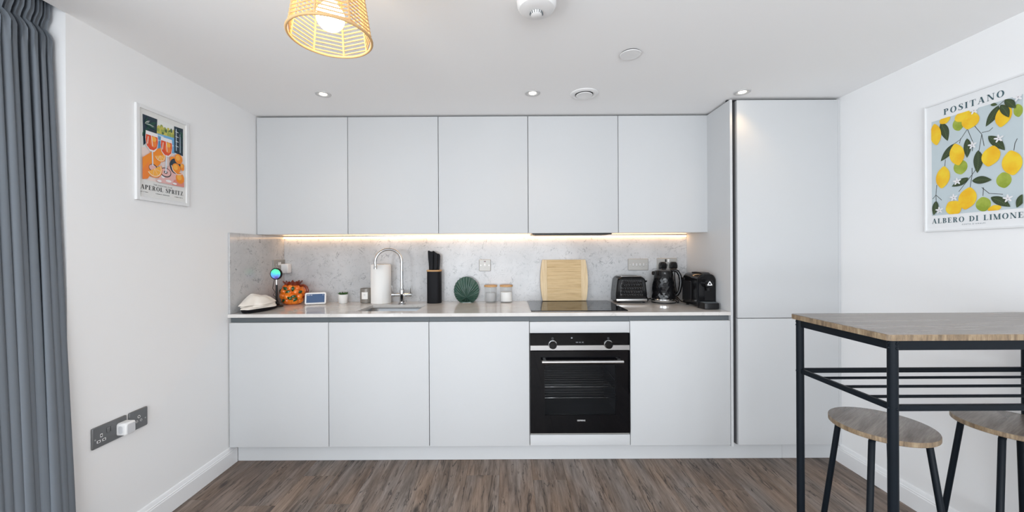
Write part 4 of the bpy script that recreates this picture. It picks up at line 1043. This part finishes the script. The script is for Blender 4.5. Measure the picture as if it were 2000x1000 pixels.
def poster(name, label, frm, wd, ht, fw, depth, pw_):
    t = thing(name, label, 'poster', frm(wd/2, 0, 0))
    for q in ((0, fw, 0, ht), (wd-fw, wd, 0, ht), (fw, wd-fw, 0, fw), (fw, wd-fw, ht-fw, ht)):
        obj('frame_bar', MB().prism([(q[0], q[2]), (q[1], q[2]), (q[1], q[3]), (q[0], q[3])], frm, .0006, depth, .0012), M['pframe'], t)
    obj('backing', MB().prism([(fw, fw), (wd-fw, fw), (wd-fw, ht-fw), (fw, ht-fw)], frm, .002, depth-.006), pw_, t)
    return t
M['pframe'] = mat('white_frame', (.76, .765, .77), .4)
M['paperL'] = mat('poster_paper', (.74, .74, .72), .4); M['paperR'] = mat('poster_white', (.80, .81, .82), .35)
inkc = {'slate': (.055, .115, .135), 'black': (.015, .018, .02), 'sky': (.53, .61, .64), 'leaf': (.035, .055, .022), 'leaf2': (.085, .13, .045), 'stem': (.03, .03, .025), 'petal': (.80, .79, .80), 'petal2': (.45, .40, .42), 'lime': (.26, .34, .03), 'lime2': (.42, .50, .08),
        'pink': (.74, .44, .42), 'rose': (.70, .25, .20), 'aper': (.72, .075, .018), 'aper2': (.85, .22, .03), 'oran': (.86, .26, .015), 'oran2': (.90, .42, .06), 'cream': (.85, .72, .58), 'pool': (.16, .42, .72), 'poolw': (.62, .75, .86), 'shut': (.012, .030, .050), 'palm': (.012, .075, .05), 'tree': (.30, .36, .08), 'tree2': (.07, .13, .045), 'tree3': (.55, .50, .10), 'haze': (.76, .78, .76), 'cloth': (.80, .66, .62)}
I_ = {k: mat('ink_'+k, c, .4) for k, c in inkc.items()}
for nm, c0, c1 in (('lemon', (.84, .46, .010), (.88, .62, .03)), ('lime', inkc['lime'], inkc['lime2'])):
    m = I_.get(nm) or mat('ink_'+nm, c0, .4); I_[nm] = m
    setc(m, ramp(m, noise(m, 16, 3, vec=coords(m)), [(.38, c0), (.62, c1)]))
inks = list(I_.keys()); imats = [I_[k] for k in inks]
class Art:
    def __init__(s, frm, d0): s.mb = MB(); s.frm = frm; s.d = d0
    def _c(s, k): s.mb.mi = inks.index(k); s.d += .000012
    def poly(s, P, k): s._c(k); n = len(P); s.mb.add([s.frm(a, b, s.d) for a, b in P], [tuple(range(n))])
    def line(s, P, w_, k): s._c(k); vs, fs = stroke(P, w_); s.mb.add([s.frm(a, b, s.d) for a, b in vs], fs)
    def blob(s, x, y, rx, ry, k, rot=0, n=28, tip=0):
        P = []
        for i in range(n):
            a = 2*PI*i/n; q = 1 + tip*(max(0, math.sin(a))**12 + max(0, -math.sin(a))**12)
            u, v_ = rx*math.cos(a), ry*q*math.sin(a)*(1 if not tip else 1/(1+tip)); P.append((x+u*math.cos(rot)-v_*math.sin(rot), y+u*math.sin(rot)+v_*math.cos(rot)))
        s.poly(P, k)
    def clip(s, x0, x1, y0, y1):
        """trim the print at the picture's edges"""
        return lambda P: [(min(max(a, x0), x1), min(max(b, y0), y1)) for a, b in P]
    def leaf(s, p, q, wd, k='leaf', k2='leaf2'):
        p, q = Vector(p), Vector(q); d = q-p; n_ = Vector((-d.y, d.x)).normalized(); L1, L2 = [], []
        for i in range(13):
            f = i/12; w_ = wd*math.sin(PI*f**.85)**.9 if 0 < f < 1 else 0; c_ = p+d*f + n_*(.12*wd*math.sin(PI*f)); L1.append(c_+n_*w_); L2.append(c_-n_*w_)
        P = [(a.x, a.y) for a in L1 + L2[::-1][1:-1]]; s.poly(s.cl(P), k)
        half = [(a.x, a.y) for a in L2] ; mid = [(p+d*i/12+n_*(.12*wd*math.sin(PI*i/12))) for i in range(12, -1, -1)]
        s.poly(s.cl([(a, b) for a, b in half[1:-1]] + [(a.x*.6+(p+d*i/12).x*.4, a.y*.6+(p+d*i/12).y*.4) for a, i in zip(mid[1:-1], range(11, 0, -1))]), k2) if False else None
        s.line(s.cl([tuple(p+d*.04), tuple(p+d*.5+n_*.12*wd), tuple(p+d*.97)]), .0016, k2)
        for i in range(2, 11):
            f = i/12; c_ = p+d*f+n_*(.12*wd*math.sin(PI*f)); w_ = wd*math.sin(PI*f**.85)*.75
            for e_ in (-1, 1): s.line(s.cl([tuple(c_), tuple(c_+n_*w_*e_+d*.07)]), .0009, k2)
    def ell(s, x, y, rx, ry, k, tip=0, rot=0):
        n = 30; P = []
        for i in range(n):
            a = 2*PI*i/n; q = 1 + tip*(max(0, math.sin(a))**14 + max(0, -math.sin(a))**14)
            u, v_ = rx*math.cos(a), ry*q/(1+tip)*math.sin(a); P.append((x+u*math.cos(rot)-v_*math.sin(rot), y+u*math.sin(rot)+v_*math.cos(rot)))
        s.poly(s.cl(P), k)
# right: lemons
FR_R = lambda a, b, d: (XR-d, 1.826-a, 1.351+b)
tR = poster('framed_poster', 'white framed lemon print lettered POSITANO on the right wall', FR_R, .378, .592, .007, .013, M['paperR'])
so_, to_ = .011, -.011     # measured origin offset on the sheet
A = Art(FR_R, .0072); rx0, rx1, ry0, ry1 = .018+so_, .337+so_, .086+to_, .524+to_
A.cl = lambda P: [(min(max(a+so_, rx0), rx1), min(max(b+to_, ry0), ry1)) for a, b in P]
A.poly([(rx0, ry0), (rx1, ry0), (rx1, ry1), (rx0, ry1)], 'sky')
for b_ in ([(.158, .447), (.133, .41), (.107, .396)], [(.133, .414), (.129, .393)], [(.158, .447), (.178, .382), (.175, .347)], [(.188, .444), (.208, .409), (.199, .348)], [(.208, .409), (.216, .358)], [(.208, .416), (.233, .415), (.245, .425)], [(.174, .276), (.174, .247), (.166, .19)], [(.174, .247), (.15, .215), (.125, .182)], [(.207, .187), (.232, .158), (.276, .148)], [(.213, .186), (.211, .151)], [(.31, .315), (.313, .341), (.32, .358)], [(.074, .336), (.072, .306)], [(.039, .227), (.035, .181), (.021, .164)], [(.035, .181), (.059, .154)], [(.035, .181), (.036, .150)], [(.199, .348), (.190, .27), (.174, .247)], [(.170, .47), (.158, .447)], [(.188, .444), (.180, .46)], [(.264, .508), (.280, .520)]):
    A.line(A.cl(b_), .0022, 'stem')
LF = [((.057, .51), (.084, .417), .017), ((.264, .508), (.222, .436), .016), ((.11, .398), (.056, .332), .016), ((.157, .407), (.157, .323), .014), ((.196, .345), (.193, .25), .017), ((.231, .395), (.284, .322), .016), ((.175, .221), (.242, .212), .016), ((.163, .236), (.1, .209), .014), ((.239, .142), (.3, .095), .016), ((.336, .139), (.319, .089), .012), ((.038, .153), (.027, .088), .013), ((.24, .52), (.262, .512), .006)]
LIM = [(.125, .479, .022, .030), (.132, .289, .026, .033), (.279, .204, .024, .032), (.212, .116, .026, .031), (.323, .466, .014, .026)]
LEM = [(.142, .509, .030, .026, .2), (.17, .479, .032, .036, -.3), (.12, .347, .028, .050, .15), (.239, .31, .031, .042, -.2), (.305, .267, .031, .050, .1), (.065, .257, .028, .050, -.1), (.036, .461, .023, .051, .1), (.28, .461, .026, .044, -.2), (.158, .148, .033, .048, -.2), (.107, .114, .032, .034, .6), (.074, .516, .022, .019, .3), (.25, .094, .022, .014, .2)]
for q in LIM: A.ell(*q, 'lime', .10, .1)
for p, q, w_ in LF[:6]: A.leaf(p, q, w_)
for x_, y_, a_, b_, r_ in LEM: A.ell(x_, y_, a_, b_, 'lemon', .16, r_)
for p, q, w_ in LF[6:] + [((.272, .508), (.298, .448), .013), ((.285, .523), (.318, .477), .013)]: A.leaf(p, q, w_)
for (x_, y_) in ((.178, .372), (.266, .374), (.122, .228), (.109, .159), (.052, .109), (.294, .129), (.185, .517), (.326, .517)):
    for q in range(5):
        a = 2*PI*q/5+.4; A.ell(x_+.008*math.cos(a), y_+.008*math.sin(a), .0085, .0036, 'petal', 0, a)
    A.ell(x_, y_, .0025, .0025, 'petal2')
obj('print', A.mb, imats, tR, fixn=False)
mb = MB(); L1 = lambda a, b: FR_R(a+so_, b+to_, .0077)
serif_text('POSITANO', .068, .282, .5385, .0265, L1, mb, .22); serif_text('ALBERO DI LIMONE', .0185, .338, .0490, .0225, L1, mb, .15)
bfont("COSTA D'AMALFI", .0075, lambda a, b: L1(.178+a, .035+b), mb, spacing=1.5)
obj('lettering', mb, I_['slate'], tR, fixn=False)
# left: cocktail
FR_L = lambda a, b, d: (XL+d, 1.722+a, 1.512+b)
tL = poster('framed_poster', 'white framed orange cocktail print lettered APEROL SPRITZ on the left wall', FR_L, .285, .436, .017, .012, M['paperL'])
so_, to_ = .013, -.007
A = Art(FR_L, .0062); rx0, rx1, ry0, ry1 = .016+so_, .240+so_, .103+to_, .402+to_
A.cl = lambda P, so=so_, to=to_: [(min(max(a+so, rx0), rx1), min(max(b+to, ry0), ry1)) for a, b in P]
A.poly([(rx0, ry0), (rx1, ry0), (rx1, ry1), (rx0, ry1)], 'haze')
P = A.cl
rr = random.Random(6)
A.poly(P([(.09, .335), (.19, .335), (.19, .36), (.16, .372), (.135, .368), (.12, .382), (.105, .365), (.09, .372)]), 'tree3')
for _ in range(26): A.ell(rr.uniform(.095, .187), rr.uniform(.338, .375), rr.uniform(.004, .008), rr.uniform(.006, .012), rr.choice(['tree', 'tree2', 'tree3', 'tree']))
A.poly(P([(.085, .335), (.19, .341), (.19, .26), (.085, .255)]), 'pool')
for q in ((.11, .328, .02, .003), (.15, .322, .025, .003), (.165, .30, .02, .004), (.10, .305, .015, .003)): A.ell(*q, 'poolw')
A.poly(P([(.016, .25), (.09, .262), (.187, .262), (.24, .262), (.24, .103), (.016, .103)]), 'cloth')
A.poly(P([(.021, .402), (.095, .402), (.091, .315), (.06, .30), (.024, .258)]), 'shut'); A.poly(P([(.187, .400), (.241, .402), (.239, .262), (.187, .268)]), 'shut')
for q in range(9): A.line(P([(.195, .292+q*.012), (.212, .29+q*.012)]), .003, 'haze') if q % 2 else A.line(P([(.218, .283+q*.012), (.236, .283+q*.012)]), .003, 'palm')
A.line(P([(.199, .39), (.199, .28)]), .0035, 'poolw'); A.line(P([(.222, .38), (.222, .275)]), .003, 'poolw')
for q in range(7): A.leaf((.030+.004*q, .33+.006*q), (.020+.012*q, .30+.014*q), .005, 'palm', 'palm')
for q in range(5): A.leaf((.030, .36), (.045+.012*q, .395-.012*q), .004, 'haze' if q % 2 else 'palm', 'palm')
for q in range(4): A.leaf((.235, .37), (.205+.006*q, .39-.016*q), .003, 'palm', 'palm')
A.poly(P([(.016, .202), (.083, .257), (.108, .27), (.124, .24), (.104, .19), (.077, .167), (.041, .11), (.016, .103)]), 'oran')
A.poly(P([(.016, .15), (.045, .19), (.055, .15), (.041, .11), (.016, .103)]), 'aper2')
A.poly(P([(.085, .11), (.16, .20), (.19, .17), (.24, .13), (.24, .103), (.09, .103)]), 'pink'); A.poly(P([(.18, .13), (.24, .15), (.24, .103), (.17, .103)]), 'rose')
for q in ((.10, .11, .012, .006), (.15, .118, .016, .006), (.185, .112, .012, .005), (.12, .135, .010, .008)): A.ell(*q, 'petal')
A.ell(.068, .165, .022, .018, 'black'); A.ell(.066, .166, .018, .014, 'pink')
A.ell(.134, .157, .031, .023, 'black'); A.ell(.134, .158, .027, .019, 'pink'); A.ell(.134, .158, .010, .007, 'black'); A.ell(.134, .158, .005, .004, 'petal')
A.line(P([(.064, .245), (.066, .175)]), .006, 'poolw'); A.line(P([(.138, .235), (.135, .16)]), .006, 'poolw')
for (gx_, gy2) in ((.062, .286), (.139, .280)):
    A.poly(P([(gx_-.030, gy2+.045), (gx_+.030, gy2+.045), (gx_+.033, gy2+.01), (gx_+.028, gy2-.025), (gx_+.012, gy2-.045), (gx_-.012, gy2-.045), (gx_-.028, gy2-.025), (gx_-.033, gy2+.01)]), 'petal')
    A.poly(P([(gx_-.029, gy2+.028), (gx_+.029, gy2+.028), (gx_+.031, gy2+.005), (gx_+.025, gy2-.024), (gx_+.010, gy2-.038), (gx_-.010, gy2-.038), (gx_-.025, gy2-.024), (gx_-.031, gy2+.005)]), 'aper')
    A.ell(gx_+.008, gy2-.003, .016, .022, 'aper2'); A.ell(gx_+.010, gy2+.015, .013, .012, 'oran2'); A.line(P([(gx_-.018, gy2+.02), (gx_-.022, gy2-.015)]), .004, 'cream'); A.line(P([(gx_-.004, gy2+.04), (gx_+.004, gy2-.02)]), .003, 'petal')
def wedge(x_, y_, r, rot):
    for rad, k in ((r, 'oran'), (r*.90, 'cream'), (r*.82, 'oran2')):
        A.poly(P([(x_+rad*math.cos(rot+PI*i/16), y_+rad*math.sin(rot+PI*i/16)) for i in range(17)]), k)
    for i in (4, 8, 12): A.line(P([(x_, y_), (x_+r*.8*math.cos(rot+PI*i/16), y_+r*.8*math.sin(rot+PI*i/16))]), .0012, 'cream')
wedge(.074, .163, .042, -PI*.82); wedge(.104, .232, .030, -PI*.9)
A.ell(.176, .23, .019, .015, 'oran'); A.ell(.188, .20, .032, .038, 'shut')
for q in ((.207, .24, .023, .025), (.230, .204, .013, .018), (.193, .19, .025, .025), (.215, .144, .025, .027)): A.ell(*q, 'oran'); A.ell(q[0]-.004, q[1]+.005, q[2]*.55, q[3]*.55, 'oran2')
A.line(P([(.165, .20), (.175, .175), (.20, .16), (.225, .165)]), .003, 'petal')
obj('print', A.mb, imats, tL, fixn=False)
mb = MB(); L2 = lambda a, b: FR_L(a+so_, b+to_, .0066)
serif_text('APEROL SPRITZ', .010, .238, .0595, .0205, L2, mb, .12, .35)
bfont('THE COCKTAIL CLUB', .0095, lambda a, b: L2(.124+a, .0845+b), mb, spacing=1.1)
micro(.009, .046, .0455, .0026, L2, mb, 1); micro(.085, .159, .0455, .0026, L2, mb, 2); micro(.188, .236, .0455, .0026, L2, mb, 3)
obj('lettering', mb, I_['black'], tL, fixn=False)
